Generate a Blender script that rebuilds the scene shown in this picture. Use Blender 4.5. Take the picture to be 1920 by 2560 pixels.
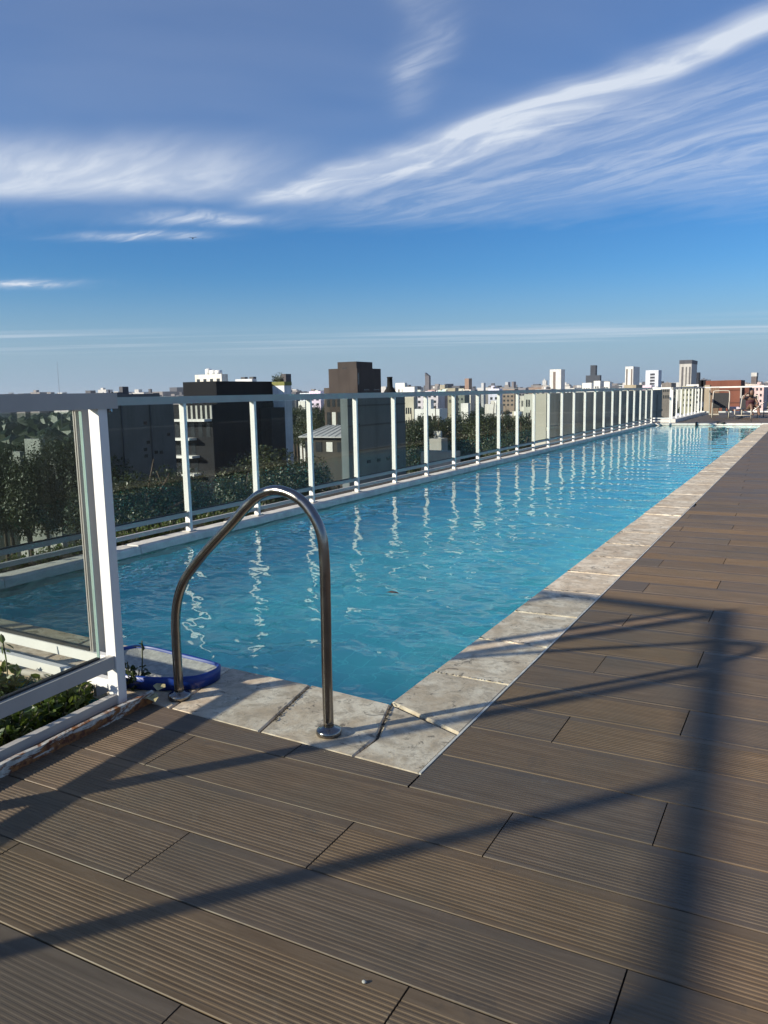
import bpy, bmesh, math, random
import numpy as np
from mathutils import Vector, Matrix
random.seed(7); rng = np.random.default_rng(7)
S = bpy.context.scene
C = bpy.context.collection
for o in list(bpy.data.objects): bpy.data.objects.remove(o)
R_ = math.radians

# ------------------------------------------------------------------ camera
PITCH, ROLL, YAW, FPX, CAMH = R_(8.467), R_(-1.144), R_(28.29), 1994.0, 1.2
FW = Vector((-math.sin(YAW)*math.cos(PITCH), math.cos(YAW)*math.cos(PITCH), -math.sin(PITCH)))
RT0 = Vector((math.cos(YAW), math.sin(YAW), 0)); UP0 = RT0.cross(FW)
RT = RT0*math.cos(ROLL) + UP0*math.sin(ROLL); UP = -RT0*math.sin(ROLL) + UP0*math.cos(ROLL)
cam = bpy.data.objects.new('camera', bpy.data.cameras.new('camera')); C.objects.link(cam)
cam.matrix_world = Matrix(((RT.x, UP.x, -FW.x, 0), (RT.y, UP.y, -FW.y, 0), (RT.z, UP.z, -FW.z, CAMH), (0, 0, 0, 1)))
cam.data.sensor_width = 36; cam.data.lens = FPX/2560*36; cam.data.clip_start = .05; cam.data.clip_end = 20000
S.camera = cam

# ------------------------------------------------------------------ sun and sky
SUN_EL = R_(21.2); SX, SY = .641, .767              # shadows fall along (+SX, +SY)
sund = Vector((-SX*math.cos(SUN_EL), -SY*math.cos(SUN_EL), math.sin(SUN_EL))).normalized()
sl = bpy.data.lights.new('sun', 'SUN'); sl.energy = 3.5; sl.angle = R_(1.2); sl.color = (1, .925, .78)
sun = bpy.data.objects.new('sun', sl); C.objects.link(sun); sun.location = (0, 0, 60)
sun.rotation_euler = sund.to_track_quat('Z', 'Y').to_euler()
W = bpy.data.worlds.new('World'); S.world = W; W.use_nodes = True
S.view_settings.view_transform = 'Standard'; S.view_settings.look = 'None'
S.view_settings.exposure = 1.06; S.view_settings.gamma = 1
S.render.engine = 'CYCLES'
S.cycles.use_denoising = True
S.cycles.max_bounces = 10; S.cycles.transparent_max_bounces = 48; S.cycles.transmission_bounces = 8
S.cycles.glossy_bounces = 5; S.cycles.diffuse_bounces = 3
S.cycles.sample_clamp_indirect = 6

class NT:
    """small helper to write node maths"""
    def __init__(s, tree): s.t = tree; s.n = tree.nodes; s.l = tree.links
    def node(s, typ, **kw):
        n = s.n.new(typ)
        for k, v in kw.items(): setattr(n, k, v)
        return n
    def put(s, sock, v):
        if hasattr(v, 'links') or isinstance(v, bpy.types.NodeSocket): s.l.new(v, sock)
        else: sock.default_value = v
    def m(s, op, a, b=None, c=None, clamp=False):
        n = s.node('ShaderNodeMath', operation=op, use_clamp=clamp)
        s.put(n.inputs[0], a)
        if b is not None: s.put(n.inputs[1], b)
        if c is not None: s.put(n.inputs[2], c)
        return n.outputs[0]
    def dot(s, a, v):
        n = s.node('ShaderNodeVectorMath', operation='DOT_PRODUCT'); s.put(n.inputs[0], a); n.inputs[1].default_value = v
        return n.outputs['Value']
    def ramp(s, x, a, b, lo=0.0, hi=1.0):
        n = s.node('ShaderNodeMapRange', interpolation_type='SMOOTHSTEP')
        s.put(n.inputs[0], x)
        for i, v in enumerate((a, b, lo, hi)): n.inputs[i+1].default_value = v
        return n.outputs[0]
    def xyz(s, x, y, z):
        n = s.node('ShaderNodeCombineXYZ')
        for i, v in enumerate((x, y, z)): s.put(n.inputs[i], v)
        return n.outputs[0]
    def noise(s, vec, scale, detail=4, rough=.55, dist=0., col=False, dim='3D'):
        n = s.node('ShaderNodeTexNoise', noise_dimensions=dim); s.put(n.inputs['Vector'], vec)
        n.inputs['Scale'].default_value = scale; n.inputs['Detail'].default_value = detail
        n.inputs['Roughness'].default_value = rough; n.inputs['Distortion'].default_value = dist
        return n.outputs['Color' if col else 'Fac']
    def mix(s, f, a, b, blend='MIX'):
        n = s.node('ShaderNodeMix', data_type='RGBA', blend_type=blend)
        s.put(n.inputs['Factor'], f)
        for i, v in ((6, a), (7, b)):
            if isinstance(v, (tuple, list)): v = tuple(v)+(1,) if len(v) == 3 else tuple(v)
            s.put(n.inputs[i], v)
        return n.outputs[2]

def build_world():
    T = NT(W.node_tree); T.n.clear()
    out = T.node('ShaderNodeOutputWorld'); bg = T.node('ShaderNodeBackground'); T.l.new(bg.outputs[0], out.inputs[0])
    bg.inputs[1].default_value = .06
    sky = T.node('ShaderNodeTexSky', sky_type='NISHITA', sun_disc=False)
    sky.sun_elevation = SUN_EL; sky.sun_rotation = math.atan2(sund.x, sund.y)
    sky.altitude = 40; sky.air_density = 1.0; sky.dust_density = .35; sky.ozone_density = 3.2
    d = T.node('ShaderNodeTexCoord').outputs['Generated']
    z = T.m('MAXIMUM', T.dot(d, (0, 0, 1)), .012)
    u = T.m('DIVIDE', T.dot(d, tuple(RT0)), z)
    v = T.m('DIVIDE', T.dot(d, (-math.sin(YAW), math.cos(YAW), 0)), z)
    p0 = T.xyz(u, v, 0.)
    # the cirrus deck, drawn on a plane high above: long combed fibres
    w1 = T.noise(p0, .9, 3, .5, 0, True)
    sep = T.node('ShaderNodeSeparateColor'); T.l.new(w1, sep.inputs[0])
    uu = T.m('ADD', u, T.m('MULTIPLY', T.m('SUBTRACT', sep.outputs[0], .5), .55))
    vv = T.m('ADD', v, T.m('MULTIPLY', T.m('SUBTRACT', sep.outputs[1], .5), .55))
    s_ = T.m('ADD', T.m('MULTIPLY', uu, .745), T.m('MULTIPLY', vv, .667))
    t_ = T.m('SUBTRACT', T.m('MULTIPLY', uu, .667), T.m('MULTIPLY', vv, .745))
    fib = T.noise(T.xyz(T.m('MULTIPLY', s_, 3.6), T.m('MULTIPLY', t_, .9), 0.), 1.0, 7, .6, .9)
    fine = T.noise(T.xyz(T.m('MULTIPLY', s_, 9.), T.m('MULTIPLY', t_, 2.6), 3.), 1.0, 6, .62, .8)
    big = T.noise(T.xyz(u, v, 5.), .55, 4, .55, .5)
    fibr = T.ramp(T.m('ADD', T.m('MULTIPLY', fib, .7), T.m('MULTIPLY', fine, .3)), .40, .66)
    # bright streak running away to the left
    def gauss(x, c, wd):
        q = T.m('DIVIDE', T.m('SUBTRACT', x, c), wd); return T.m('EXPONENT', T.m('MULTIPLY', T.m('MULTIPLY', q, q), -1.0))
    wob = T.m('MULTIPLY', T.m('SUBTRACT', T.noise(T.xyz(T.m('MULTIPLY', t_, 1.), 0., 9.), 1.3, 2), .5), .22)
    ss = T.m('ADD', s_, wob)
    str1 = T.m('MULTIPLY', gauss(ss, 2.47, .10), T.ramp(t_, -3.95, -3.2))
    str2 = T.m('MULTIPLY', gauss(ss, 2.63, .10), T.m('MULTIPLY', T.ramp(t_, -3.9, -2.6), T.ramp(t_, -1.2, -2.0)))
    streak = T.m('MULTIPLY', T.m('ADD', str1, T.m('MULTIPLY', str2, .7)), T.m('ADD', .45, T.m('MULTIPLY', fibr, .6)))
    # broad soft bank on the left
    vw = T.m('ADD', v, T.m('MULTIPLY', T.m('SUBTRACT', big, .5), .5))
    bank = T.m('MULTIPLY', T.m('MULTIPLY', T.ramp(vw, 3.05, 3.75), T.ramp(vw, 4.45, 3.95)), T.ramp(u, -.1, -1.1))
    bank = T.m('MULTIPLY', bank, T.m('ADD', .48, T.m('MULTIPLY', fibr, .30)))
    # thin veil overhead, ending in a ragged edge above clear blue air
    edge = T.ramp(T.m('ADD', vv, T.m('ADD', T.m('MULTIPLY', T.m('SUBTRACT', fib, .5), 1.5), T.m('MULTIPLY', T.m('SUBTRACT', big, .5), 1.6))), 5.25, 4.0)
    veil = T.m('MULTIPLY', edge, T.m('ADD', .10, T.m('MULTIPLY', T.ramp(big, .35, .7), .07)))
    rag = T.m('MULTIPLY', T.m('MULTIPLY', edge, T.ramp(ss, 2.5, 2.95)), T.m('ADD', .06, T.m('MULTIPLY', fibr, .34)))
    # loose wisps below the edge
    def blob(cu, cv, ru, rv, amp):
        a = T.m('DIVIDE', T.m('SUBTRACT', uu, cu), ru); b = T.m('DIVIDE', T.m('SUBTRACT', vv, cv), rv)
        e = T.m('EXPONENT', T.m('MULTIPLY', T.m('ADD', T.m('MULTIPLY', a, a), T.m('MULTIPLY', b, b)), -1.))
        return T.m('MULTIPLY', T.m('MULTIPLY', e, amp), T.m('ADD', .25, T.m('MULTIPLY', fibr, .9)))
    wis = T.m('ADD', blob(-1.55, 5.22, .36, .13, 1.15), blob(-1.05, 4.75, .34, .17, .85))
    wis = T.m('ADD', wis, blob(-3.05, 7.1, .40, .24, 1.0))
    wis = T.m('ADD', wis, blob(.12, 2.55, .07, .42, .38))
    # flat streaks low over the horizon
    el = T.dot(d, (0, 0, 1))
    lown = T.noise(T.xyz(T.m('MULTIPLY', u, .12), T.m('MULTIPLY', v, .9), 2.), 1., 4, .55)
    low = T.m('MULTIPLY', T.m('MULTIPLY', T.ramp(el, .045, .062), T.ramp(el, .085, .068)), T.ramp(lown, .42, .68))
    low = T.m('MULTIPLY', low, .42)
    tot = streak
    for q in (bank, veil, rag, wis, low): tot = T.m('ADD', tot, q)
    tot = T.m('MULTIPLY', tot, T.ramp(T.dot(d, (0, 0, 1)), .01, .05))
    tot = T.m('MINIMUM', tot, .92)
    hs = T.node('ShaderNodeHueSaturation'); hs.inputs['Saturation'].default_value = 1.25; hs.inputs['Value'].default_value = 1.0
    T.l.new(sky.outputs[0], hs.inputs['Color'])
    blue = T.mix(1.0, hs.outputs[0], (.49, .735, .97), 'MULTIPLY')
    blue = T.mix(T.ramp(el, .15, .0, 0., .95), blue, SKYLOW)
    col = T.mix(tot, blue, CLOUD)
    T.l.new(col, bg.inputs[0])
HAZE = 1.2e-4
SKYLOW = (2.6, 3.6, 4.75)
CLOUD = (5.9, 6.4, 7.2)
build_world()

# ------------------------------------------------------------------ helpers
def tag(o, label=None, cat=None, group=None, kind=None):
    if label: o['label'] = label
    if cat: o['category'] = cat
    if group: o['group'] = group
    if kind: o['kind'] = kind
    return o
def link(name, me, parent=None):
    o = bpy.data.objects.new(name, me); C.objects.link(o)
    if parent is not None: o.parent = parent
    return o
def empty(name, loc=(0, 0, 0), rz=0):
    o = bpy.data.objects.new(name, None); C.objects.link(o); o.location = loc; o.rotation_euler = (0, 0, rz)
    o.empty_display_size = .1; return o

class MB:
    """collects boxes, tubes and polygons into one mesh"""
    def __init__(s): s.v = []; s.f = []; s.sm = []
    def add(s, vs, fs, smooth=False):
        n = len(s.v); s.v += [tuple(q) for q in vs]; s.f += [tuple(i+n for i in q) for q in fs]; s.sm += [smooth]*len(fs)
        return s
    def box(s, x0, x1, y0, y1, z0, z1, M=None, bev=0):
        if x0 > x1: x0, x1 = x1, x0
        if y0 > y1: y0, y1 = y1, y0
        if z0 > z1: z0, z1 = z1, z0
        if bev:
            b = min(bev, (x1-x0)*.45, (y1-y0)*.45, (z1-z0)*.45)
            vs = []
            for z, i in ((z0, 0), (z1-b, 0), (z1, b)):
                vs += [(x0+i, y0+i, z), (x1-i, y0+i, z), (x1-i, y1-i, z), (x0+i, y1-i, z)]
            fs = [(3, 2, 1, 0), (8, 9, 10, 11)]
            for k in (0, 4):
                for j in range(4): fs.append((k+j, k+(j+1) % 4, k+4+(j+1) % 4, k+4+j))
        else:
            vs = [(x0, y0, z0), (x1, y0, z0), (x1, y1, z0), (x0, y1, z0), (x0, y0, z1), (x1, y0, z1), (x1, y1, z1), (x0, y1, z1)]
            fs = [(3, 2, 1, 0), (4, 5, 6, 7), (0, 1, 5, 4), (1, 2, 6, 5), (2, 3, 7, 6), (3, 0, 4, 7)]
        if M is not None: vs = [M @ Vector(q) for q in vs]
        return s.add(vs, fs)
    def bar(s, p, q, w, h):
        """bar of section w (sideways) x h (up) from p to q"""
        p, q = Vector(p), Vector(q); d = (q-p); L = d.length; d.normalize()
        up = Vector((0, 0, 1)) if abs(d.z) < .95 else Vector((1, 0, 0))
        sd = d.cross(up).normalized(); u = sd.cross(d)
        vs = [b + sd*(i*w/2) + u*(j*h/2) for b in (p, q) for i, j in ((-1, -1), (1, -1), (1, 1), (-1, 1))]
        return s.add(vs, [(0, 1, 2, 3), (7, 6, 5, 4), (0, 4, 5, 1), (1, 5, 6, 2), (2, 6, 7, 3), (3, 7, 4, 0)])
    def tube(s, pts, r, n=12, cap=True):
        pts = [Vector(p) for p in pts]; rs = r if isinstance(r, (list, tuple)) else [r]*len(pts)
        vs = []; prev = None
        for i, p in enumerate(pts):
            d = (pts[min(i+1, len(pts)-1)] - pts[max(i-1, 0)]).normalized()
            if prev is None:
                a = Vector((0, 0, 1)) if abs(d.z) < .9 else Vector((1, 0, 0)); e = d.cross(a).normalized()
            else: e = (prev - d*prev.dot(d)).normalized()
            prev = e; g = d.cross(e)
            vs += [p + (e*math.cos(k*2*math.pi/n) + g*math.sin(k*2*math.pi/n))*rs[i] for k in range(n)]
        fs = [(i*n+k, i*n+(k+1) % n, (i+1)*n+(k+1) % n, (i+1)*n+k) for i in range(len(pts)-1) for k in range(n)]
        s.add(vs, fs, True)
        if cap: s.add([], []); b = len(s.v)-len(vs); s.f += [tuple(b+k for k in range(n))[::-1], tuple(b+(len(pts)-1)*n+k for k in range(n))]; s.sm += [False, False]
        return s
    def lathe(s, c, prof, n=24):
        c = Vector(c); vs = []
        for r, z in prof: vs += [c + Vector((r*math.cos(k*2*math.pi/n), r*math.sin(k*2*math.pi/n), z)) for k in range(n)]
        s.add(vs, [(i*n+k, i*n+(k+1) % n, (i+1)*n+(k+1) % n, (i+1)*n+k) for i in range(len(prof)-1) for k in range(n)], True)
        return s
    def mesh(s, name, mat):
        me = bpy.data.meshes.new(name); me.from_pydata(s.v, [], s.f); me.update()
        me.polygons.foreach_set('use_smooth', s.sm); me.materials.append(mat); return me
    def build(s, name, mat, parent=None): return link(name, s.mesh(name, mat), parent)

# ------------------------------------------------------------------ materials
def newmat(name):
    m = bpy.data.materials.new(name); m.use_nodes = True; T = NT(m.node_tree)
    return m, T, m.node_tree.nodes['Principled BSDF']
def plain(name, col, rough=.6, var=.12, scale=6., metal=0., bump=0., spec=.5, objvar=0.):
    m, T, P = newmat(name)
    co = T.node('ShaderNodeTexCoord').outputs['Object']
    n = T.noise(co, scale, 5, .6)
    a = tuple(c*(1-var) for c in col); b = tuple(min(1, c*(1+var)) for c in col)
    c = T.mix(T.ramp(n, .3, .7), a, b)
    if objvar:
        r = T.node('ShaderNodeObjectInfo').outputs['Random']
        hs = T.node('ShaderNodeHueSaturation'); T.put(hs.inputs['Value'], T.m('ADD', 1-objvar, T.m('MULTIPLY', r, 2*objvar))); T.l.new(c, hs.inputs['Color']); c = hs.outputs[0]
    T.l.new(c, P.inputs['Base Color']); P.inputs['Roughness'].default_value = rough; P.inputs['Metallic'].default_value = metal
    P.inputs['Specular IOR Level'].default_value = spec
    if bump:
        bn = T.node('ShaderNodeBump'); bn.inputs['Strength'].default_value = bump; bn.inputs['Distance'].default_value = .01
        T.put(bn.inputs['Height'], T.noise(co, scale*4, 4)); T.l.new(bn.outputs[0], P.inputs['Normal'])
    return m
M = {}
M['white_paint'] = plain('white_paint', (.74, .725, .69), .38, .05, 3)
M['shade_grey_paint'] = plain('shade_grey_paint', (.41, .385, .35), .42, .06, 3)  # white rails' shade and warm bounce off the deck, put into the colour
M['concrete'] = plain('concrete', (.40, .38, .34), .85, .22, 9, bump=.3)
M['grout'] = plain('grout', (.10, .085, .07), .9, .3, 12)
M['black_rubber'] = plain('black_rubber', (.02, .02, .02), .6)
M['soil'] = plain('soil', (.035, .026, .018), .95, .4, 30, bump=.6)
M['trim'] = plain('trim', (.62, .58, .50), .5, .2, 20)

def glass_mat(name, tint, ior=1.5, dirt=.006):
    m = bpy.data.materials.new(name); m.use_nodes = True; T = NT(m.node_tree); T.n.clear()
    out = T.node('ShaderNodeOutputMaterial'); tr = T.node('ShaderNodeBsdfTransparent'); gl = T.node('ShaderNodeBsdfGlossy')
    df = T.node('ShaderNodeBsdfDiffuse')
    tr.inputs[0].default_value = tint + (1,); gl.inputs['Roughness'].default_value = .0; gl.inputs[0].default_value = (.92, .95, .94, 1)
    df.inputs[0].default_value = (.55, .57, .54, 1)
    fr = T.node('ShaderNodeFresnel'); fr.inputs['IOR'].default_value = ior
    mx = T.node('ShaderNodeMixShader'); T.l.new(T.m('MULTIPLY', fr.outputs[0], .04), mx.inputs[0]); T.l.new(tr.outputs[0], mx.inputs[1]); T.l.new(gl.outputs[0], mx.inputs[2])
    co = T.node('ShaderNodeTexCoord').outputs['Object']
    mp = T.node('ShaderNodeMapping'); mp.inputs['Scale'].default_value = (6, 6, .7); T.l.new(co, mp.inputs[0])
    n = T.ramp(T.noise(mp.outputs[0], 2.2, 5, .65), .45, .85, .25*dirt, 1.6*dirt)
    m2 = T.node('ShaderNodeMixShader'); T.l.new(n, m2.inputs[0]); T.l.new(mx.outputs[0], m2.inputs[1]); T.l.new(df.outputs[0], m2.inputs[2])
    T.l.new(m2.outputs[0], out.inputs[0]); return m
M['glass'] = glass_mat('fence_glass', (.845, .872, .860))
M['glass_edge'] = plain('glass_edge', (.45, .58, .52), .25, .1)

def deck_mat():
    m, T, P = newmat('wood_tile')
    tc = T.node('ShaderNodeTexCoord'); co = tc.outputs['Object']; rnd = T.node('ShaderNodeObjectInfo').outputs['Random']
    sh = T.node('ShaderNodeVectorMath', operation='ADD'); T.l.new(co, sh.inputs[0]); T.l.new(T.xyz(T.m('MULTIPLY', rnd, 37.), T.m('MULTIPLY', rnd, 13.), 0.), sh.inputs[1])
    mp = T.node('ShaderNodeMapping'); mp.inputs['Scale'].default_value = (1.6, 24, 1); T.l.new(sh.outputs[0], mp.inputs[0])
    grain = T.noise(mp.outputs[0], 2.0, 6, .65, .3)
    blot = T.noise(sh.outputs[0], 3.1, 5, .6)
    c = T.mix(T.ramp(grain, .32, .68), (.120, .080, .048), (.174, .121, .077))
    c = T.mix(T.ramp(blot, .42, .72, 0, .45), c, (.110, .087, .057))
    speck = T.noise(sh.outputs[0], 60, 2)
    c = T.mix(T.ramp(speck, .68, .74, 0, .35), c, (.08, .065, .052))
    wp = T.node('ShaderNodeNewGeometry').outputs['Position']
    wear = T.noise(wp, 1.1, 6, .65, .6); foot_ = T.noise(wp, 7., 5, .7, 1.)
    c = T.mix(T.ramp(wear, .38, .68, 0, .38), c, (.102, .080, .053))
    c = T.mix(T.ramp(foot_, .60, .72, 0, .30), c, (.20, .160, .115))
    c = T.mix(T.ramp(foot_, .40, .30, 0, .40), c, (.075, .060, .046))
    hs = T.node('ShaderNodeHueSaturation'); T.put(hs.inputs['Value'], T.m('ADD', .86, T.m('MULTIPLY', rnd, .28))); T.put(hs.inputs['Saturation'], T.m('ADD', .85, T.m('MULTIPLY', rnd, .3)))
    T.l.new(c, hs.inputs['Color']); T.l.new(hs.outputs[0], P.inputs['Base Color'])
    T.put(P.inputs['Roughness'], T.ramp(blot, .3, .7, .62, .5)); P.inputs['Specular IOR Level'].default_value = .35
    bn = T.node('ShaderNodeBump'); bn.inputs['Strength'].default_value = .35; bn.inputs['Distance'].default_value = .002
    T.l.new(grain, bn.inputs['Height']); T.l.new(bn.outputs[0], P.inputs['Normal'])
    return m
M['deck'] = deck_mat()

def stone_mat():
    m, T, P = newmat('travertine')
    co = T.node('ShaderNodeTexCoord').outputs['Object']; rnd = T.node('ShaderNodeObjectInfo').outputs['Random']
    sh = T.node('ShaderNodeVectorMath', operation='ADD'); T.l.new(co, sh.inputs[0]); T.l.new(T.xyz(T.m('MULTIPLY', rnd, 31.), T.m('MULTIPLY', rnd, 17.), 0.), sh.inputs[1]); v = sh.outputs[0]
    a = T.noise(v, 5.5, 7, .66, .6); b = T.noise(v, 16, 6, .7, .4); s = T.noise(v, 46, 4, .65)
    c = T.mix(T.ramp(a, .34, .68), (.53, .41, .275), (.78, .68, .52))
    c = T.mix(T.ramp(b, .45, .64, 0, .85), c, (.42, .34, .24))
    c = T.mix(T.ramp(s, .60, .70, 0, .6), c, (.22, .17, .12))
    d = T.noise(v, 9, 5, .75, 1.2)
    c = T.mix(T.ramp(d, .57, .66, 0, .75), c, (.11, .09, .07))
    hs = T.node('ShaderNodeHueSaturation'); T.put(hs.inputs['Value'], T.m('ADD', .9, T.m('MULTIPLY', rnd, .2))); T.l.new(c, hs.inputs['Color'])
    T.l.new(hs.outputs[0], P.inputs['Base Color']); P.inputs['Roughness'].default_value = .75
    bn = T.node('ShaderNodeBump'); bn.inputs['Strength'].default_value = .5; bn.inputs['Distance'].default_value = .004
    T.l.new(T.m('ADD', b, T.m('MULTIPLY', s, .6)), bn.inputs['Height']); T.l.new(bn.outputs[0], P.inputs['Normal'])
    return m
M['stone'] = stone_mat()

def rust_mat():
    m, T, P = newmat('rusted_paint')
    co = T.node('ShaderNodeTexCoord').outputs['Object']
    mp = T.node('ShaderNodeMapping'); mp.inputs['Scale'].default_value = (1, .6, 2.2); T.l.new(co, mp.inputs[0])
    a = T.noise(mp.outputs[0], 11, 6, .7, .5); b = T.noise(co, 45, 4, .6)
    c = T.mix(T.ramp(b, .35, .65), (.42, .39, .33), (.60, .57, .50))
    z = T.node('ShaderNodeSeparateXYZ'); T.l.new(co, z.inputs[0])
    rr = T.ramp(T.m('ADD', a, T.m('MULTIPLY', z.outputs[2], -2.4)), .37, .45)
    rc = T.mix(T.ramp(b, .35, .7), (.10, .028, .012), (.33, .13, .035))
    c = T.mix(rr, c, rc); T.l.new(c, P.inputs['Base Color']); P.inputs['Roughness'].default_value = .8
    bn = T.node('ShaderNodeBump'); bn.inputs['Strength'].default_value = .6; bn.inputs['Distance'].default_value = .004
    T.l.new(a, bn.inputs['Height']); T.l.new(bn.outputs[0], P.inputs['Normal']); return m
M['rust'] = rust_mat()

def steel_mat():
    m, T, P = newmat('stainless_steel')
    co = T.node('ShaderNodeTexCoord').outputs['Object']
    n = T.noise(co, 25, 5, .6)
    P.inputs['Metallic'].default_value = 1; P.inputs['Base Color'].default_value = (.29, .265, .24, 1)
    T.put(P.inputs['Roughness'], T.ramp(n, .3, .7, .12, .26)); return m
M['steel'] = steel_mat()

def pool_mat():
    m, T, P = newmat('pool_plaster')
    co = T.node('ShaderNodeTexCoord').outputs['Object']
    n = T.noise(co, 1.3, 4, .5)
    c = T.mix(T.ramp(n, .3, .7), POOLC, tuple(q*1.12 for q in POOLC))
    br = T.node('ShaderNodeTexBrick', offset=0.); T.l.new(co, br.inputs['Vector']); br.inputs['Scale'].default_value = 1.; br.inputs['Brick Width'].default_value = .15; br.inputs['Row Height'].default_value = .15; br.inputs['Mortar Size'].default_value = .006
    br.inputs['Color1'].default_value = (1, 1, 1, 1); br.inputs['Color2'].default_value = (.86, .90, .92, 1); br.inputs['Mortar'].default_value = (1.25, 1.12, 1.08, 1)
    c = T.mix(1.0, c, br.outputs[0], 'MULTIPLY')
    T.l.new(c, P.inputs['Base Color']); P.inputs['Roughness'].default_value = .7
    return m
POOLC = (.10, .60, .68)
M['pool'] = pool_mat()
def water_mat():
    m = bpy.data.materials.new('pool_water'); m.use_nodes = True; T = NT(m.node_tree); T.n.clear()
    out = T.node('ShaderNodeOutputMaterial')
    g = T.node('ShaderNodeBsdfGlass'); g.inputs['IOR'].default_value = 1.333; g.inputs['Roughness'].default_value = 0; g.inputs[0].default_value = (.90, .985, .985, 1)
    T.l.new(g.outputs[0], out.inputs[0]); return m
M['water'] = water_mat()

# ------------------------------------------------------------------ pool basin
PX0, PX1, PY0, PY1, WZ, DEP = -4.79, -1.39, 2.63, 28.2, -.06, -.95
SK = math.tan(R_(3.2))                       # the near end of the pool runs a little askew
def fy(x, off=0.0): return PY0 + off - (x - PX1)*SK      # inner line of the near coping
def fo(x): return 2.147 - (x + 1.048)*.060               # outer line of the near coping
mb = MB()
c4 = [(PX0-.02, fy(PX0)-.02), (PX1+.02, fy(PX1)-.02), (PX1+.02, PY1+.02), (PX0-.02, PY1+.02)]
mb.add([(x, y, DEP) for x, y in c4] + [(x, y, -.03) for x, y in c4], [(0, 1, 2, 3)] + [((i+1) % 4, i, i+4, (i+1) % 4+4) for i in range(4)])
basin = tag(mb.build('pool_basin', M['pool']), kind='structure')
# water: one sheet with real ripples, finer near the camera
xs = np.linspace(PX0-.015, PX1+.015, 270)
ys = [PY0-.02]; st = .0125
while ys[-1] < PY1+.01: ys.append(ys[-1]+st); st = min(.07, st*1.0022)
ys = np.array(ys); Xg, Yg = np.meshgrid(xs, ys)
tt = (Yg-ys[0])/(PY1-ys[0]); Yg = Yg + np.clip(1-tt*4, 0, 1)*(-(Xg-PX1)*SK)
Zg = np.zeros_like(Xg)
for i in range(90):
    lam = math.exp(rng.uniform(math.log(.055), math.log(.7))); th = rng.normal(.35, .75)
    k = 2*math.pi/lam; amp = .0080*(lam/.2)**.05/k*rng.uniform(.6, 1.4)
    kx, ky = k*math.sin(th), k*math.cos(th)
    ph = rng.uniform(0, 6.28) + 1.2*np.sin(Xg*rng.uniform(.4, 1.6)+rng.uniform(0, 6)) + 1.2*np.sin(Yg*rng.uniform(.3, 1.2)+rng.uniform(0, 6))
    fade = np.clip(1.15 - .05*(.25/lam)*np.maximum(Yg-7, 0), .12, 1)
    Zg += amp*fade*np.sin(kx*Xg+ky*Yg+ph)
calm = .55 + .45*np.clip(np.sin(Xg*1.1+.6)*np.sin(Yg*.45+1.)+.5, 0, 1)
Zg *= calm*np.clip(1.05-.022*(Yg-3), .38, 1.)*(1+.75*np.clip((7.5-Yg)/4, 0, 1))
ny, nx = Xg.shape
V = np.stack([Xg, Yg, WZ+Zg], -1).reshape(-1, 3)
I = np.arange(ny*nx).reshape(ny, nx); Q = np.stack([I[:-1, :-1], I[:-1, 1:], I[1:, 1:], I[1:, :-1]], -1).reshape(-1, 4)
me = bpy.data.meshes.new('pool_water'); me.vertices.add(len(V)); me.vertices.foreach_set('co', V.ravel())
me.loops.add(Q.size); me.loops.foreach_set('vertex_index', Q.ravel()); me.polygons.add(len(Q))
me.polygons.foreach_set('loop_start', np.arange(0, Q.size, 4)); me.polygons.foreach_set('loop_total', np.full(len(Q), 4))
me.polygons.foreach_set('use_smooth', np.ones(len(Q), bool)); me.update(); me.validate(); me.materials.append(M['water'])
water = tag(link('pool_water', me), kind='structure')


# ------------------------------------------------------------------ coping stones
cop = tag(empty('pool_coping', (PX1, PY0, 0)), kind='structure')
def prism(poly, z0, z1, bev=.006):
    """bevelled slab over a convex polygon (counter-clockwise)"""
    n = len(poly); c = Vector((sum(p[0] for p in poly)/n, sum(p[1] for p in poly)/n))
    inn = [Vector(p) + (c-Vector(p)).normalized()*bev*1.4 for p in poly]
    mb = MB(); vs = [(p[0], p[1], z0) for p in poly] + [(p[0], p[1], z1-bev) for p in poly] + [(p.x, p.y, z1) for p in inn]
    fs = [tuple(range(n))[::-1], tuple(range(2*n, 3*n))]
    for k in (0, n):
        for j in range(n): fs.append((k+j, k+(j+1) % n, k+n+(j+1) % n, k+n+j))
    return mb.add(vs, fs)
def stone(poly, z0=-.045, z1=.0):
    c = Vector((sum(p[0] for p in poly)/len(poly), sum(p[1] for p in poly)/len(poly), 0))
    q = [(p[0]-c.x, p[1]-c.y) for p in poly]
    dz = random.uniform(-.003, .003)
    o = prism(q, z0, z1+dz).build('stone', M['stone'], cop); o.location = c - Vector((PX1, PY0, 0)); return o
bedding = MB().box(PX1+.005, -1.05, fo(PX1)+.05, PY1, -.12, -.012)
bedding.add([(PX0, fo(PX0)+.02, -.012), (PX1+.01, fo(PX1)+.02, -.012), (PX1+.01, fy(PX1)-.01, -.012), (PX0, fy(PX0)-.01, -.012)], [(0, 1, 2, 3)])
bd = bedding.build('mortar_bed', M['grout'], cop); bd.location = (-PX1, -PY0, 0)
XO = -1.052; G = .004
yj = [2.478+.5405*k for k in range(60)]
skew = lambda: random.uniform(-.012, .012)
js = [(y+skew()+(.05 if k < 1 else .0), y+skew()) for k, y in enumerate(yj) if y < PY1+.2]
js[0] = (2.63, 2.478)
for k in range(len(js)-1):
    (a, b), (c, d) = js[k], js[k+1]; g = G+random.uniform(0, .004)
    stone([(PX1-.012, a+g), (XO, b+g), (XO, d-g), (PX1-.012, c-g)])
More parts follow.
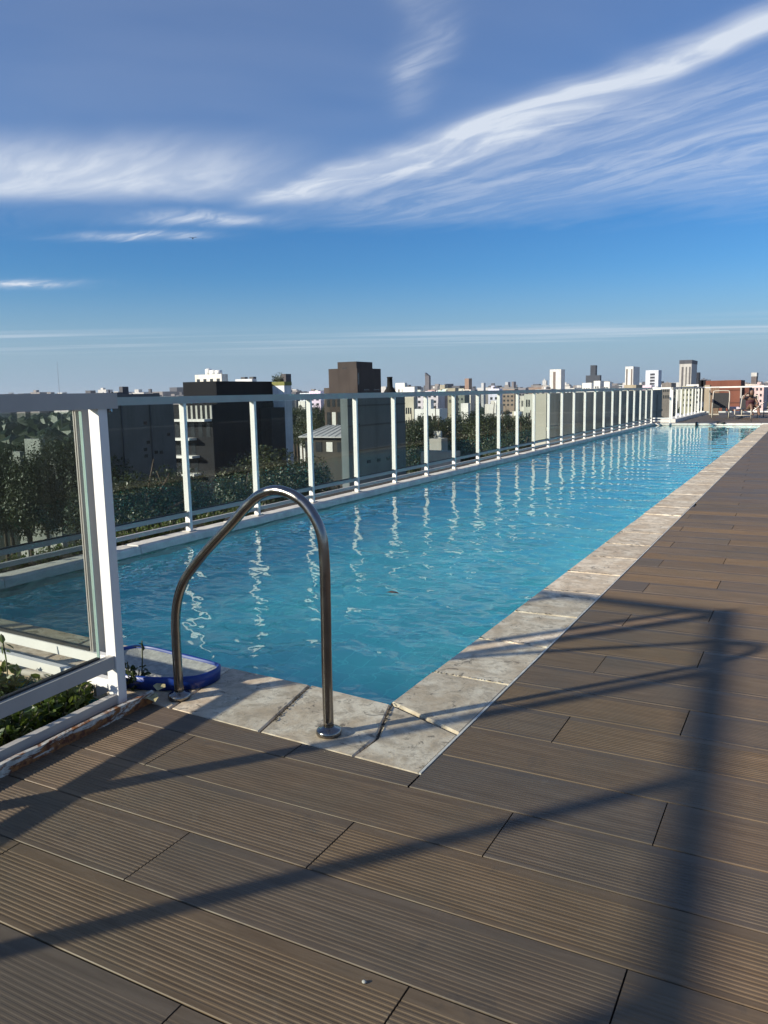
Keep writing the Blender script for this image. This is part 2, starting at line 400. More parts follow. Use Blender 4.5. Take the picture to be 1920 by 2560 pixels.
# near end: corner stone and the stones of the short side
stone([(-1.30, fo(-1.30)+.002), (XO, fo(XO)+.002), (XO, 2.478-G), (PX1-.008, 2.63-G-.01), (-1.295, 2.33)])
fx = [(-1.300, -1.397), (-1.709, -1.80), (-2.16, -2.24), (-2.62, -2.69), (-3.1, -3.16), (-3.58, -3.63), (-4.06, -4.1), (-4.5, -4.52), (-4.82, -4.82)]
for k in range(len(fx)-1):
    (a, b), (c, d) = fx[k], fx[k+1]
    if k == 0:
        stone([(c+G, fo(c)+.002), (a-G, fo(a)+.002), (-1.302-G, 2.33), (b-G, fy(b)-.006), (d+G, fy(d)+.012)])
    else: stone([(c+G, fo(c)+.002), (a-G, fo(a)+.002), (b-G, fy(b)+.012), (d+G, fy(d)+.012)])
MB().box(-1.0505, -1.0425, 2.15, PY1, -.03, .0025).build('edge_trim', M['trim'], cop).location = (-PX1, -PY0, 0)
# left and far edges: a pale rendered upstand
ed = tag(empty('pool_edge_kerb', (PX0, PY0, 0)), kind='structure')
y = fo(PX0)-.2; k = 0
while y < PY1:
    L = min(1.25, PY1+.35-y)
    o = MB().box(-.165, .03, 0, L-.006, -.052, .012, bev=.012).build('kerb_slab', M['concrete_pale'] if 'concrete_pale' in M else M.setdefault('concrete_pale', plain('concrete_pale', (.62, .59, .53), .7, .14, 7, bump=.2)), ed)
    o.location = (0, y-PY0, random.uniform(-.002, .002)); y += L
MB().box(-.16, .0, fo(PX0)-.2-PY0, PY1-PY0, -.3, -.053).build('kerb_base', M['concrete'], ed)
x = PX0+.03
while x < -1.06:
    L = min(1.1, -1.06-x)
    o = MB().box(0, L-.006, -.03, .32, -.052, .012, bev=.012).build('kerb_slab', M['concrete_pale'], ed); o.location = (x-PX0, PY1-PY0, 0); x += L
MB().box(PX0-PX0, PX1-PX0, PY1-PY0+.0, PY1-PY0+.3, -.3, -.053).build('kerb_base', M['concrete'], ed)

# ------------------------------------------------------------------ deck of wood-look boards
deck = tag(empty('pool_deck', (0, 0, 0)), kind='structure')
MB().add([(-2.30, -6, -.016), (14, -6, -.016), (14, fo(-1.0), -.016), (-2.3, fo(-2.3), -.016)], [(0, 1, 2, 3)]).add(
    [(-1.06, 2.1, -.0165), (14, 2.1, -.0165), (14, PY1+14, -.0165), (-1.06, PY1+14, -.0165)], [(0, 1, 2, 3)]).add(
    [(-5.0, PY1+.3, -.0168), (-1.05, PY1+.3, -.0168), (-1.05, PY1+14, -.0168), (-5.0, PY1+14, -.0168)], [(0, 1, 2, 3)]).build('screed', M['grout'], deck)
BW, BL = .2485, 1.19
def board_profile(fine, dep=.0015):
    w = BW-.004
    if not fine: return [(0, -.012), (0, -.002), (.002, 0), (w-.002, 0), (w, -.002), (w, -.012)]
    p = [(0, -.012), (0, -.002), (.0015, 0), (.016, 0)]; n = 15; q = (w-.016-.034)/n
    for i in range(n):
        y0 = .016+i*q
        p += [(y0+q*.12, -dep), (y0+q*.44, -dep), (y0+q*.60, 0), (y0+q, 0)]
    return p + [(w-.002, 0), (w, -.002), (w, -.012)]
PFS = [board_profile(True, q) for q in (.0012, .0009, .0006)]; PC = board_profile(False)
bcache = {}
def board_mesh(L, fine, s0=0., s1=0., ymax=None):
    """board of length L; ymax = (back edge at left, at right) cuts it along the coping"""
    var = random.choice((0, 0, 1, 1, 2)); key = (round(L, 3), fine, var)
    if ymax is None and key in bcache: return bcache[key]
    pr = PFS[var] if fine else PC; mb = MB(); n = len(pr)
    if ymax is None:
        vs = [(0, y, z) for y, z in pr] + [(L, y, z) for y, z in pr]
        mb.add(vs, [(i, n+i, n+i+1, i+1) for i in range(n-1)] + [tuple(range(n)), tuple(range(2*n-1, n-1, -1))])
    else:
        vs = []
        for x, ym in ((0, ymax[0]), (L, ymax[1])): vs += [(x, min(y, ym), z if y < ym else (-.012 if i == n-1 else z)) for i, (y, z) in enumerate(pr)]
        mb.add(vs, [(i, n+i, n+i+1, i+1) for i in range(n-1)])
    me = mb.mesh('board', M['deck'])
    if ymax is None: bcache[key] = me
    return me
nb = 0; rest = MB()
for k in range(-9, 152):
    y0 = 1.811 + BW*k; yb = y0+BW
    ph = (-.316+.385*(k-1)) % BL
    xl = -1.041 if y0 > 2.10 else -2.262
    if y0 > PY1+.33: xl = -4.2
    elif yb > PY1+.3: continue
    xr = .55 + .02*max(y0, 0)
    x = ph - 5*BL
    while x < xr:
        a, b = max(x, xl), min(x+BL, xr+1.3); x += BL
        if b-a < .03 or a > xr: continue
        cuts = None; aa = a
        if k == 1 and a < -1.041:      # row that meets the skewed near coping
            for s, e in ((a, min(b, -1.0415)), (max(a, -1.0385), b)):
                if e-s < .03: continue
                if e <= -1.04: me = board_mesh(e-s-.004, True, ymax=(fo(s)-.004-y0, fo(e)-.004-y0))
                else: me = board_mesh(round(e-s-.004, 3), True)
                o = link('board', me, deck); o.location = (s, y0, random.uniform(-.0008, .0008)); nb += 1
            continue
        fine = y0 < 9
        L = round(b-a-.004, 3)
        if nb < 300:
            o = link('board', board_mesh(L, fine), deck); o.location = (a, y0, random.uniform(-.0008, .0008)); nb += 1
        else: rest.box(a, b-.004, y0, y0+BW-.004, -.012, 0.)
if rest.v: tag(rest.build('far_boards', M['deck'], deck), kind='stuff')
print('boards', nb)

# ------------------------------------------------------------------ glass fences
def fence_post(name, loc, w, d, z0, z1, parent, mat='white_paint'):
    o = MB().box(-w/2, w/2, -d/2, d/2, 0, z1-z0, bev=.0).build(name, M[mat], parent); o.location = Vector((loc[0], loc[1], z0)) - parent.location; return o
# long fence on the outer side of the pool
FX = -4.875
lf = tag(empty('glass_fence', (FX, 2.4, 0)), 'long white railing with glass panes running along the left side of the pool', 'fence')
LY0, LY1 = 1.35, 28.3
def rel(o, P): o.location = Vector(P) - o.parent.location; return o
def bar_part(name, p, q, w, h, mat, parent):
    c = Vector(p); o = MB().bar(Vector((0, 0, 0)), Vector(q)-c, w, h).build(name, M[mat], parent); return rel(o, p)
bar_part('top_rail', (FX, LY0, 1.178), (FX, LY1+.03, 1.178), .06, .064, 'shade_grey_paint', lf)
bar_part('bottom_rail', (FX, LY0, .170), (FX, LY1, .170), .030, .038, 'shade_grey_paint', lf)
bar_part('bottom_rail', (FX, LY0, .080), (FX, LY1, .080), .030, .034, 'shade_grey_paint', lf)
post_y = [5.36+1.0*k for k in range(-4, 24)]
pm = MB().box(-.026, .026, 0, .034, 0, 1.135).mesh('post', M['white_paint'])
gkm = MB().box(-.008, .008, .006, .949, -.006, .004).mesh('gasket', M['black_rubber'])
bpm = MB().box(-.045, .045, -.05, .05, 0, .008).lathe((.032, .036, .008), [(.006, 0), (.006, .005), (0, .006)], 8).lathe((.032, -.036, .008), [(.006, 0), (.006, .005), (0, .006)], 8).mesh('base_plate', M['shade_grey_paint'])
gm = MB().box(-.005, .005, 0, .955, 0, .945).mesh('glass_pane', M['glass'])
for y in post_y:
    rel(link('post', pm, lf), (FX, y, .011)); rel(link('base_plate', bpm, lf), (FX, y+.017, .0125))
    if y+1 < LY1+.1:
        g = rel(link('glass_pane', gm, lf), (FX, y+.0395, .196)); link('gasket', gkm, g)
# near corner: fence along the planter (towards the camera) and along the pool's end
CX, CY = -2.345, 2.13
def bx(y): return CX + .061*(CY-y)
def ay(x): return CY + .056*(CX-x)
nf = tag(empty('glass_fence', (CX, CY, .04)), 'white corner railing with dusty glass beside the planter at the near end', 'fence')
YB = -3.2
bar_part('top_rail', (CX, CY+.075, 1.192), (bx(YB), YB, 1.192), .05, .058, 'shade_grey_paint', nf)
bar_part('top_rail', (CX-.03, CY+.002, 1.190), (FX+.04, ay(FX), 1.190), .05, .053, 'shade_grey_paint', nf)
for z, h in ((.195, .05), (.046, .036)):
    bar_part('bottom_rail', (CX+.004, CY-.02, z), (bx(YB)+.004, YB, z), .028, h, 'shade_grey_paint', nf)
for z, h in ((.190, .040), (.096, .038)):
    bar_part('bottom_rail', (CX-.03, CY, z), (FX+.04, ay(FX), z), .028, h, 'white_paint', nf)
def yawd(o, a): o.rotation_euler = (0, 0, a); return o
post_n = MB().box(-.024, .024, -.022, .022, 0, 1.145).mesh('post', M['white_paint'])
BY = [2.13, 1.18, .16, -.83, -1.82, -2.8]
for i, y in enumerate(BY):
    yawd(rel(link('post', post_n, nf), (bx(y), y, .02)), .061)
    if i:
        L = BY[i-1]-y-.10
        if i == 1: L -= .02
        g = MB().box(-.005, .005, 0, L, 0, .935).build('glass_pane', M['glass'], nf); yawd(rel(g, (bx(y+.04)-.012, y+.045, .222)), .061)
        MB().box(-.008, .008, 0, L, -.006, .006).build('gasket', M['black_rubber'], g)
        ge = MB().box(-.0062, .0062, 0, .004, 0, .935).build('pane_edge', M['glass_edge'], g); ge.location = (0, L+.0005, 0)
# glazing stile next to the corner post
rel(MB().box(-.0025, .0025, 0, .066, 0, 1.135).box(-.0135, -.0085, 0, .066, 0, 1.135).box(-.0084, -.0026, .05, .066, 0, 1.135).build('glazing_stile', M['shade_grey_paint'], nf), (CX-.122, CY+.0, .025))
AXs = [CX-.10, CX-.86, CX-1.69, FX+.05]
for i in range(3):
    a, b = AXs[i], AXs[i+1]; L = a-b-.08
    g = MB().box(0, L, -.005, .005, 0, .935).build('glass_pane', M['glass'], nf); yawd(rel(g, (b+.04, ay(b+.04), .215)), -.056)
    MB().box(0, L, -.008, .008, -.006, .008).build('gasket', M['black_rubber'], g)
    if i: yawd(rel(link('post', post_n, nf), (a-.0, ay(a), .02)), -.056)
rel(MB().tube([(0, 0, 0), (.012, .004, .002)], .006, 10).build('rail_bolt', M['steel'], nf), (CX+.024, CY+.03, 1.155))
# kerb of the planter, rusted along the deck
kb = tag(empty('planter_kerb', (CX, 0, 0)), 'low rusting white metal kerb edging the planter beside the deck', 'kerb')
KX = lambda y: -2.262 + .0 + .028*(2.2-y)
m_ = MB(); n = 60; pr = []
for i in range(n+1):
    y = -3.2 + (2.24+3.2)*i/n; x = KX(y); j = random.uniform(-.003, .003); z = .046+random.uniform(-.005, .003)
    pr.append([(x, y, -.014), (x+j*.6, y, z), (x-.014, y, z+.002), (x-.018, y, -.014)])
vs = [p for s in pr for p in s]
m_.add(vs, [(i*4+k, i*4+k+1, i*4+5+k, i*4+4+k) for i in range(n) for k in range(3)] + [(3, 2, 1, 0), (n*4, n*4+1, n*4+2, n*4+3)])
o = m_.build('steel_angle', M['rust'], kb); o.location = (-CX, 0, 0)
m_ = MB(); pr = []
for i in range(n+1):
    y = -3.2 + (2.22+3.2)*i/n; x = KX(y)-.019; z = .022+random.uniform(-.004, .004)
    pr.append([(x, y, z), (x-.075, y, z+.003), (x-.085, y, -.03)])
m_.add([p for s in pr for p in s], [(i*3+k, i*3+k+1, i*3+4+k, i*3+3+k) for i in range(n) for k in range(2)])
o = m_.build('concrete_ledge', plain('dirty_concrete', (.17, .15, .12), .9, .55, 14, bump=.5), kb); o.location = (-CX, 0, 0)
m_ = MB()
tag(m_.add([(-5.0, -4, -.03), (KX(0)-.03, -4, -.03), (-2.36, 2.12, -.03), (-5.0, 2.26, -.03)], [(0, 1, 2, 3)]).build('planter_soil', M['soil']), kind='structure')
tag(MB().box(-5.35, -4.93, 1.0, 28.6, -.30, -.015).build('fence_planter_soil', M['soil']), kind='structure')

# ------------------------------------------------------------------ stainless handrail
def smooth(pts, n=10):
    """Catmull-Rom through the points"""
    P = [Vector(p) for p in pts]; P = [P[0]*2-P[1]] + P + [P[-1]*2-P[-2]]; o = []
    for i in range(1, len(P)-2):
        for k in range(n):
            t = k/n; a, b, c, d = P[i-1:i+3]
            o.append(.5*((2*b) + (c-a)*t + (2*a-5*b+4*c-d)*t*t + (3*b-a-3*c+d)*t**3))
    return o + [P[-2]]
def handrail(name, base, label, sx=1):
    t = tag(empty(name, base), label, 'handrail')
    prof = [(0, .012), (0, .25), (.004, .5), (.004, .64), (-.008, .735), (-.05, .805), (-.11, .850), (-.19, .868), (-.265, .850), (-.33, .805), (-.40, .742), (-.52, .640), (-.60, .565), (-.665, .492), (-.705, .415), (-.724, .33), (-.729, .22), (-.729, .012)]
    pts = smooth([(sx*u, -.043*u, z) for u, z in prof], 6)
    MB().tube(pts, .0188, 20).build('tube', M['steel'], t)
    for u in (0, -.729):
        o = MB().lathe((0, 0, 0), [(.0, -.002), (.044, -.002), (.046, .005), (.045, .013), (.041, .018), (.026, .021), (.021, .026), (.019, .027)], 32).build('flange', M['steel'], t)
        o.location = (sx*u, -.043*u, .003)
    return t
handrail('pool_handrail', (-1.468, 2.279, 0), 'bent stainless steel grab rail standing on the near stone coping')

# ------------------------------------------------------------------ leaf skimmer lying on the coping
M['blue'] = plain('blue_plastic', (.006, .032, .20), .38, .1, 8)
M['mesh_net'] = plain('net_fabric', (.36, .355, .32), .8, .2, 40, bump=.4)
sk = tag(empty('leaf_skimmer', (-2.44, 2.45, .0)), 'blue plastic leaf skimmer net lying on the coping behind the grab rail', 'skimmer net')
outl = smooth([(-.30, .165, 0), (-.22, .180, 0), (-.02, .165, 0), (.17, .140, 0), (.235, .118, 0), (.258, .07, 0), (.255, .0, 0), (.225, -.05, 0), (.14, -.105, 0), (.03, -.140, 0), (-.10, -.150, 0), (-.19, -.155, 0), (-.25, -.11, 0), (-.31, 0, 0), (-.335, .10, 0), (-.30, .165, 0)], 5)
zr = lambda p: .022 + .030*max(0, (.05-p.y))/.2*.0
m_ = MB(); n = len(outl); vs = []
for p in outl:
    d = Vector((p.x, p.y, 0)).normalized()
    for off, z in ((.002, .003), (.008, .056), (-.002, .060), (-.008, .055), (-.014, .006)): vs.append(p + d*off + Vector((0, 0, z)))
m_.add(vs, [(i*5+k, ((i+1) % n)*5+k, ((i+1) % n)*5+(k+1) % 5, i*5+(k+1) % 5) for i in range(n-1) for k in range(5)], True)
m_.build('frame', M['blue'], sk)
m_ = MB(); rings = 6; vs = []
for r in range(rings+1):
    f = 1-r/rings
    for p in outl[:-1]:
        vs.append(Vector((p.x*f*.975-.02*(1-f), p.y*f*.975, .046-.034*(1-f*f) + .006*math.sin(p.x*23+r)*math.sin(p.y*31)*f*(1-f)*4)))
nn = n-1
m_.add(vs, [(r*nn+i, r*nn+(i+1) % nn, (r+1)*nn+(i+1) % nn, (r+1)*nn+i) for r in range(rings) for i in range(nn)], True)
m_.build('net', M['mesh_net'], sk)
m_ = MB().tube([(-.03, -.15, .024), (-.09, -.19, .028), (-.16, -.215, .03)], [.022, .020, .017], 12)
m_.build('socket', M['blue'], sk)
MB().tube([(-.15, -.21, .03), (-.5, -.29, .045)], .0135, 12).build('handle', M['shade_grey_paint'], sk)

# ------------------------------------------------------------------ planting
def leaf_mat(name, a, b, trans=.25):
    m = bpy.data.materials.new(name); m.use_nodes = True; T = NT(m.node_tree); T.n.clear()
    out = T.node('ShaderNodeOutputMaterial'); P = T.node('ShaderNodeBsdfPrincipled'); tl = T.node('ShaderNodeBsdfTranslucent')
    co = T.node('ShaderNodeNewGeometry').outputs['Random Per Island']
    c = T.mix(co, a, b); T.l.new(c, P.inputs['Base Color']); P.inputs['Roughness'].default_value = .42
    T.l.new(T.mix(.5, c, (.25, .32, .04)), tl.inputs[0])
    mx = T.node('ShaderNodeMixShader'); mx.inputs[0].default_value = trans; T.l.new(P.outputs[0], mx.inputs[1]); T.l.new(tl.outputs[0], mx.inputs[2])
    T.l.new(mx.outputs[0], out.inputs[0]); return m
M['leaf'] = leaf_mat('glossy_leaf', (.022, .050, .008), (.085, .12, .022))
M['leaf_dark'] = leaf_mat('tree_leaf', (.014, .025, .007), (.036, .050, .016), .08)
M['leaf_olive'] = leaf_mat('olive_tree_leaf', (.024, .034, .010), (.060, .070, .022), .08)
M['bark'] = plain('bark', (.09, .065, .045), .9, .3, 8, bump=.5)
M['twig'] = plain('twig', (.10, .10, .05), .8, .3, 20)
def leaf(mb, p, d, nrm, L, w):
    """one folded leaf of six faces"""
    d = d.normalized(); s = d.cross(nrm).normalized(); n = s.cross(d)
    q = [p, p+d*L*.35+s*w*.5+n*w*.12, p+d*L*.75+s*w*.36+n*w*.05, p+d*L-n*w*.1, p+d*L*.75-s*w*.36+n*w*.05, p+d*L*.35-s*w*.5+n*w*.12, p+d*L*.5-n*w*.05]
    mb.add(q, [(0, 1, 6), (1, 2, 6), (2, 3, 6), (3, 4, 6), (4, 5, 6), (5, 0, 6)])
def rvec(): return Vector((random.gauss(0, 1), random.gauss(0, 1), random.gauss(0, 1))).normalized()
def shrub(loc, rx, ry, h, nst, nl, label, group, mat='leaf', lsz=.045, shoots=()):
    t = tag(empty('shrub', loc), label, 'shrub', group)
    st = MB(); fo_ = MB()
    tips = []
    for i in range(nst):
        a = random.uniform(0, 6.28); r = math.sqrt(random.random())
        e = Vector((rx*r*math.cos(a), ry*r*math.sin(a), h*random.uniform(.45, 1.0)*(1-.35*r*r)))
        b = Vector((e.x*.45, e.y*.45, 0)); mid = (b+e)/2 + rvec()*.02
        tips.append([b, mid, e])
    for sxx, syy, hh in shoots: tips.append([Vector((sxx*.8, syy*.8, 0)), Vector((sxx, syy, hh*.55)), Vector((sxx+random.uniform(-.02, .02), syy, hh))])
    for i, tp in enumerate(tips):
        c = smooth(tp, 4); st.tube(c, [.003]*len(c), 5)
        n = nl if i < nst else 9
        for j in range(n):
            q = c[int(random.uniform(.25, 1)*(len(c)-1))] + rvec()*(.018 if i < nst else .006)
            d = (rvec() + Vector((0, 0, .35)) + (q-Vector((0, 0, q.z*.4))).normalized()*.4)
            s = lsz*random.uniform(.6, 1.25); leaf(fo_, q, d, (rvec()*.6+Vector((0, 0, 1))).normalized(), s, s*.55)
    st.build('stem', M['twig'], t); fo_.build('foliage', M[mat], t); return t
G_ = 'glossy shrubs in the planter behind the near railing'
sp = [((-2.52, 1.98, -.03), .15, .13, .20, 'glossy green shrub tucked against the corner post of the near railing', ()),
      ((-2.50, 1.70, -.03), .14, .16, .19, 'glossy green shrub under the lower rail, one step left of the corner post', ()),
      ((-2.50, 1.38, -.03), .14, .18, .17, 'glossy green shrub at the left picture edge close to the rusty kerb', ()),
      ((-2.84, 1.93, -.03), .18, .15, .22, 'yellow-green shrub reaching up at the white lower rail of the near railing', ((.05, .05, .31),)),
      ((-2.82, 1.58, -.03), .18, .18, .19, 'sunlit glossy shrub in the middle of the planter', ()),
      ((-3.20, 1.92, -.03), .2, .15, .22, 'glossy shrub at the far left behind the planter railing', ())]
for loc, rx, ry, h, lb, sh in sp: shrub(loc, rx, ry, h, 46, 13, lb, G_, shoots=sh)
shrub((-2.47, 2.30, .0), .06, .05, .13, 9, 7, 'dark little sprig growing behind the corner post beside the blue skimmer', None, 'leaf_dark', .035, ((.05, .04, .20),))
for i, y in enumerate([3.4, 3.95, 4.5, 4.95, 5.35, 5.9, 6.5]):
    shrub((-5.10, y, -.02), .09, .34, .13, 46, 8, 'low creeping plant below the long railing, ' + ['nearest of the row', 'second from the near end', 'third from the near end', 'fourth from the near end', 'at the foot of the first clear post', 'just past the first clear post', 'farthest of the row'][i], 'creeping plants under the long railing', 'leaf', .035)
# tree built once per kind and copied
def tree_mesh(seed, R, Hc, n, ls, mat):
    r2 = random.Random(seed); mb = MB(); cl = []
    for i in range(26):
        a = r2.uniform(0, 6.28); e = r2.uniform(-.35, 1); rr = r2.uniform(.35, .92)
        cl.append((Vector((math.cos(a)*math.sqrt(max(0, 1-e*e))*R*rr, math.sin(a)*math.sqrt(max(0, 1-e*e))*R*rr, Hc*.5*e*rr)), R*r2.uniform(.22, .40)))
    for i in range(n):
        c, r = r2.choice(cl); g = Vector((r2.gauss(0, 1), r2.gauss(0, 1), r2.gauss(0, 1))).normalized()
        p = c + g*r*(r2.random()**.4); d = Vector((r2.gauss(0, 1), r2.gauss(0, 1), r2.gauss(0, .7))).normalized()
        s = ls*r2.uniform(.6, 1.3); nr = (g + Vector((0, 0, .6))).normalized(); sd = d.cross(nr).normalized()
        mb.add([p-d*s*.5, p+sd*s*.32+nr*s*.08, p+d*s*.5, p-sd*s*.32+nr*s*.08], [(0, 1, 2, 3)])
    return mb.mesh('crown', M[mat]), cl
def trunk_mesh(seed, h, cl):
    r2 = random.Random(seed); mb = MB()
    mb.tube(smooth([(0, 0, 0), (.1, .05, h*.5), (0, 0, h)], 4), [.26-.012*i for i in range(9)], 8)
    for c, r in cl[:9]: mb.tube(smooth([(0, 0, h*.8), Vector((c.x*.4, c.y*.4, h+c.z*.3)), Vector((c.x, c.y, h+c.z))], 4), [.11-.009*i for i in range(9)], 5)
    return mb.mesh('trunk', M['bark'])
GZ = -23.0
KINDS = []
for sd, mt in ((1, 'leaf_dark'), (2, 'leaf_olive'), (3, 'leaf_dark')):
    cm, cl = tree_mesh(sd, 1.0, 1.5, 15000, .05, mt)
    cl2 = [(c*4, r) for c, r in cl]
    KINDS.append((cm, trunk_mesh(sd, 8, cl2)))
def tree(px, dist, top, r, hc, kind, label, group, parts=True):
    """px, dist: direction and distance; top: height of the crown's top"""
    if label in used: return
    used[label] = 1; x, y = spot(px, dist)
    t = tag(empty('tree', (x, y, GZ)), label, 'tree', group)
    cz = top - GZ - hc*.5
    c = link('crown', KINDS[kind][0], t); c.location = (0, 0, cz); c.scale = (r, r, hc/1.5); c.rotation_euler = (0, 0, random.uniform(0, 6.28))
    k = link('trunk', KINDS[kind][1], t); k.scale = (r/4, r/4, cz/8)
    return t

# ------------------------------------------------------------------ city beyond
def hdir(px):
    """horizontal unit direction for a picture column at the horizon"""
    d = FW + RT*((px-960)/FPX) - UP*((983-(px-960)*.0198-1280)/FPX); d = Vector((d.x, d.y)).normalized(); return d
def spot(px, dist): d = hdir(px); return d.x*dist, d.y*dist
def hgt(px, py, dist):
    d = FW + RT*((px-960)/FPX) - UP*((py-1280)/FPX); return CAMH + d.z/math.hypot(d.x, d.y)*dist
def foot(a, b, c, D):
    """block square to the pool whose lit side spans columns a-b and whose shaded side spans b-c"""
    X, Y = spot(b, D); da = hdir(a); dc = hdir(c)
    x0 = da.x/da.y*Y; y1 = dc.y/dc.x*X
    return min(x0, X-.5), X, Y, max(y1, Y+.5)
PAINT = {}
def paint(col, rough=.85, var=.10, sc=.35):
    k = (tuple(round(c, 3) for c in col), rough)
    if k not in PAINT: 
        m = plain('render_%d' % len(PAINT), col, rough, var, sc, spec=.12); T = NT(m.node_tree); P = m.node_tree.nodes['Principled BSDF']
        src = P.inputs['Base Color'].links[0].from_socket; co = T.node('ShaderNodeTexCoord').outputs['Object']
        mp = T.node('ShaderNodeMapping'); mp.inputs['Scale'].default_value = (.9, .9, .07); T.l.new(co, mp.inputs[0])
        T.l.new(T.mix(T.ramp(T.noise(mp.outputs[0], 1., 6, .7), .46, .72, 0, .42), src, tuple(q*.45 for q in col)), P.inputs['Base Color'])
        PAINT[k] = m
    return PAINT[k]
M['pane_dark'] = plain('window_glass', (.03, .035, .04), .15, .2, 2)
M['curtain'] = plain('curtain', (.62, .62, .58), .9, .1, 3)
M['roof_felt'] = plain('roof_felt', (.16, .15, .14), .9, .2, .6)
M['sheet_roof'] = plain('sheet_roof', (.42, .42, .41), .55, .12, 1.2)
M['brick_red'] = plain('red_brick', (.26, .085, .05), .85, .15, 1.5)
M['asphalt'] = plain('asphalt', (.05, .05, .05), .9, .2, .1)
def wall_box(t, x0, x1, y0, y1, z0, z1, mat, name='wall', parapet=.5):
    m = MB().box(x0, x1, y0, y1, z0, z1)
    if parapet:
        w = .25
        for a, b, c, d in ((x0, x1, y0, y0+w), (x0, x1, y1-w, y1), (x0, x0+w, y0+w, y1-w), (x1-w, x1, y0+w, y1-w)): m.box(a, b, c, d, z1+.002, z1+parapet)
    o = m.build(name, mat, t); o.location = -t.location; return o
def win_grid(t, face, x0, x1, y0, y1, z0, z1, cols, rows, fw, fh, mat='pane_dark', skip=0, sill=None):
    """each window a part of its own; face 'S' (towards -y) or 'E' (towards +x)"""
    L = (x1-x0) if face == 'S' else (y1-y0)
    w, h = L/cols*fw, (z1-z0)/rows*fh
    if w <= 0: return
    gm = (MB().box(-w/2, w/2, -.05, .10, -h/2, h/2) if face == 'S' else MB().box(-.10, .05, -w/2, w/2, -h/2, h/2)).mesh('window', M[mat])
    for i in range(cols):
        for j in range(rows):
            if random.random() < skip: continue
            u = (i+.5)/cols*L; z = z0+(j+.5)/rows*(z1-z0)
            o = link('window', gm, t)
            o.location = (Vector((x0+u, y0, z)) if face == 'S' else Vector((x1, y0+u, z))) - t.location
def block(name, a, b, c, top, D, col, label, cat='building', group=None, sw=None, ew=None, parapet=.5, base=None, roofbox=True):
    x0, x1, y0, y1 = foot(a, b, c, D); zt = hgt(b, top, D)
    t = tag(empty(name, ((x0+x1)/2, (y0+y1)/2, GZ)), label, cat, group)
    wall_box(t, x0, x1, y0, y1, GZ if base is None else base, zt-parapet, paint(col), parapet=parapet)
    zb = max(GZ+1, zt-30)
    if sw: win_grid(t, 'S', x0+.4, x1-.4, y0, y1, zt-parapet-sw[1]*3.0-.3, zt-parapet-.3, sw[0], sw[1], sw[2], sw[3], *sw[4:])
    if ew: win_grid(t, 'E', x0, x1, y0+.4, y1-.4, zt-parapet-ew[1]*3.0-.3, zt-parapet-.3, ew[0], ew[1], ew[2], ew[3], *ew[4:])
    if roofbox and (x1-x0) > 3:
        w = min((x1-x0), 14)*.3; d = min(y1-y0, 14)*.35; cx = x0+(x1-x0)*random.uniform(.3, .7); cy = y0+(y1-y0)*random.uniform(.3, .6)
        if D < 520:
            for q in range(2):
                ax, ay_ = x0+(x1-x0)*random.uniform(.15, .85), y0+(y1-y0)*random.uniform(.1, .5)
                if q: o = MB().tube([(0, 0, 0), (0, 0, random.uniform(1.2, 3))], .05, 5).bar((-.4, 0, 1.1), (.4, 0, 1.1), .04, .04).build('antenna', paint((.2, .2, .2)), t); o.location = Vector((ax, ay_, zt-parapet))-t.location
                else: tank(t, ax, ay_, zt-parapet, random.uniform(.5, .8), random.uniform(.9, 1.5), 'white_paint' if random.random() < .5 else 'roof_felt')
        o = MB().box(cx-w/2, cx+w/2, cy-d/2, cy+d/2, zt-parapet, zt-parapet+random.uniform(.9, 2.2)).build('stair_head', paint(tuple(q*.9 for q in col)), t); o.location = -t.location
    return t, x0, x1, y0, y1, zt
def add(t, name, mat, *boxes):
    m = MB()
    for b in boxes: m.box(*b)
    o = m.build(name, mat, t); o.location = -t.location; return o
def tank(t, x, y, z, r, h, mat='white_paint'):
    o = MB().lathe((0, 0, 0), [(0, h*1.12), (r*.4, h*1.1), (r, h), (r, 0), (0, 0)], 12).build('water_tank', M[mat], t); o.location = Vector((x, y, z))-t.location

tag(MB().add([(-5580, -590, GZ), (5580, -590, GZ), (5580, 5790, GZ), (-5580, 5790, GZ)], [(0, 1, 2, 3)]).build('ground', paint((.055, .06, .045), .95, .3, .01)), kind='structure')
# our own building under the deck
own = tag(empty('pool_building', (4, 12, GZ)), 'pale building that carries the pool terrace', 'building')
o = MB().box(-5.4, 18, -10, 43.2, GZ, -1.35).box(-5.4, -4.95, -10, 43.2, -1.349, -.31).box(-1.0, 18, -10, 43.2, -1.349, -.13).box(-4.95, -1.0, -10, 1.9, -1.349, -.1).box(-4.95, -1.0, 28.6, 43.2, -1.349, -.13).build('wall', paint((.45, .44, .41)), own); o.location = -own.location

# 1 grey party wall on the left with its roof plant
t, x0, x1, y0, y1, zt = block('apartment_block', 180, 226, 432, 996, spot(-160, 68)[0]/hdir(226).x, (.15, .15, .145), 'broad grey windowless party wall behind the first panes of the long railing', roofbox=False, parapet=.3)
d_ = math.hypot(x1, y1)
for px, pw, ht in ((318, 3, 1.1), (332, 5, .8), (358, 22, .75), (392, 20, 1.5)):
    xx, yy = spot(px, d_*.93); w = pw*d_/FPX*.9
    add(t, 'roof_unit', paint((.10, .10, .11)), (x1-1.2-w*.3, x1-1.2+w*.3, yy-w*.5, yy+w*.5, zt-.3, zt+ht*.7))
add(t, 'stair_head', paint((.13, .13, .13)), (x1-5, x1-.6, spot(330, d_*.9)[1], y1-1.2, zt-.3, zt+.35))
for px in (300, 372):
    xx, yy = x1, hdir(px).y/hdir(px).x*x1; o = MB().tube([(0, 0, 0), (0, 0, zt-GZ-.5)], .07, 6).build('rain_pipe', paint((.10, .10, .10)), t); o.location = Vector((x1+.09, yy, GZ))-t.location
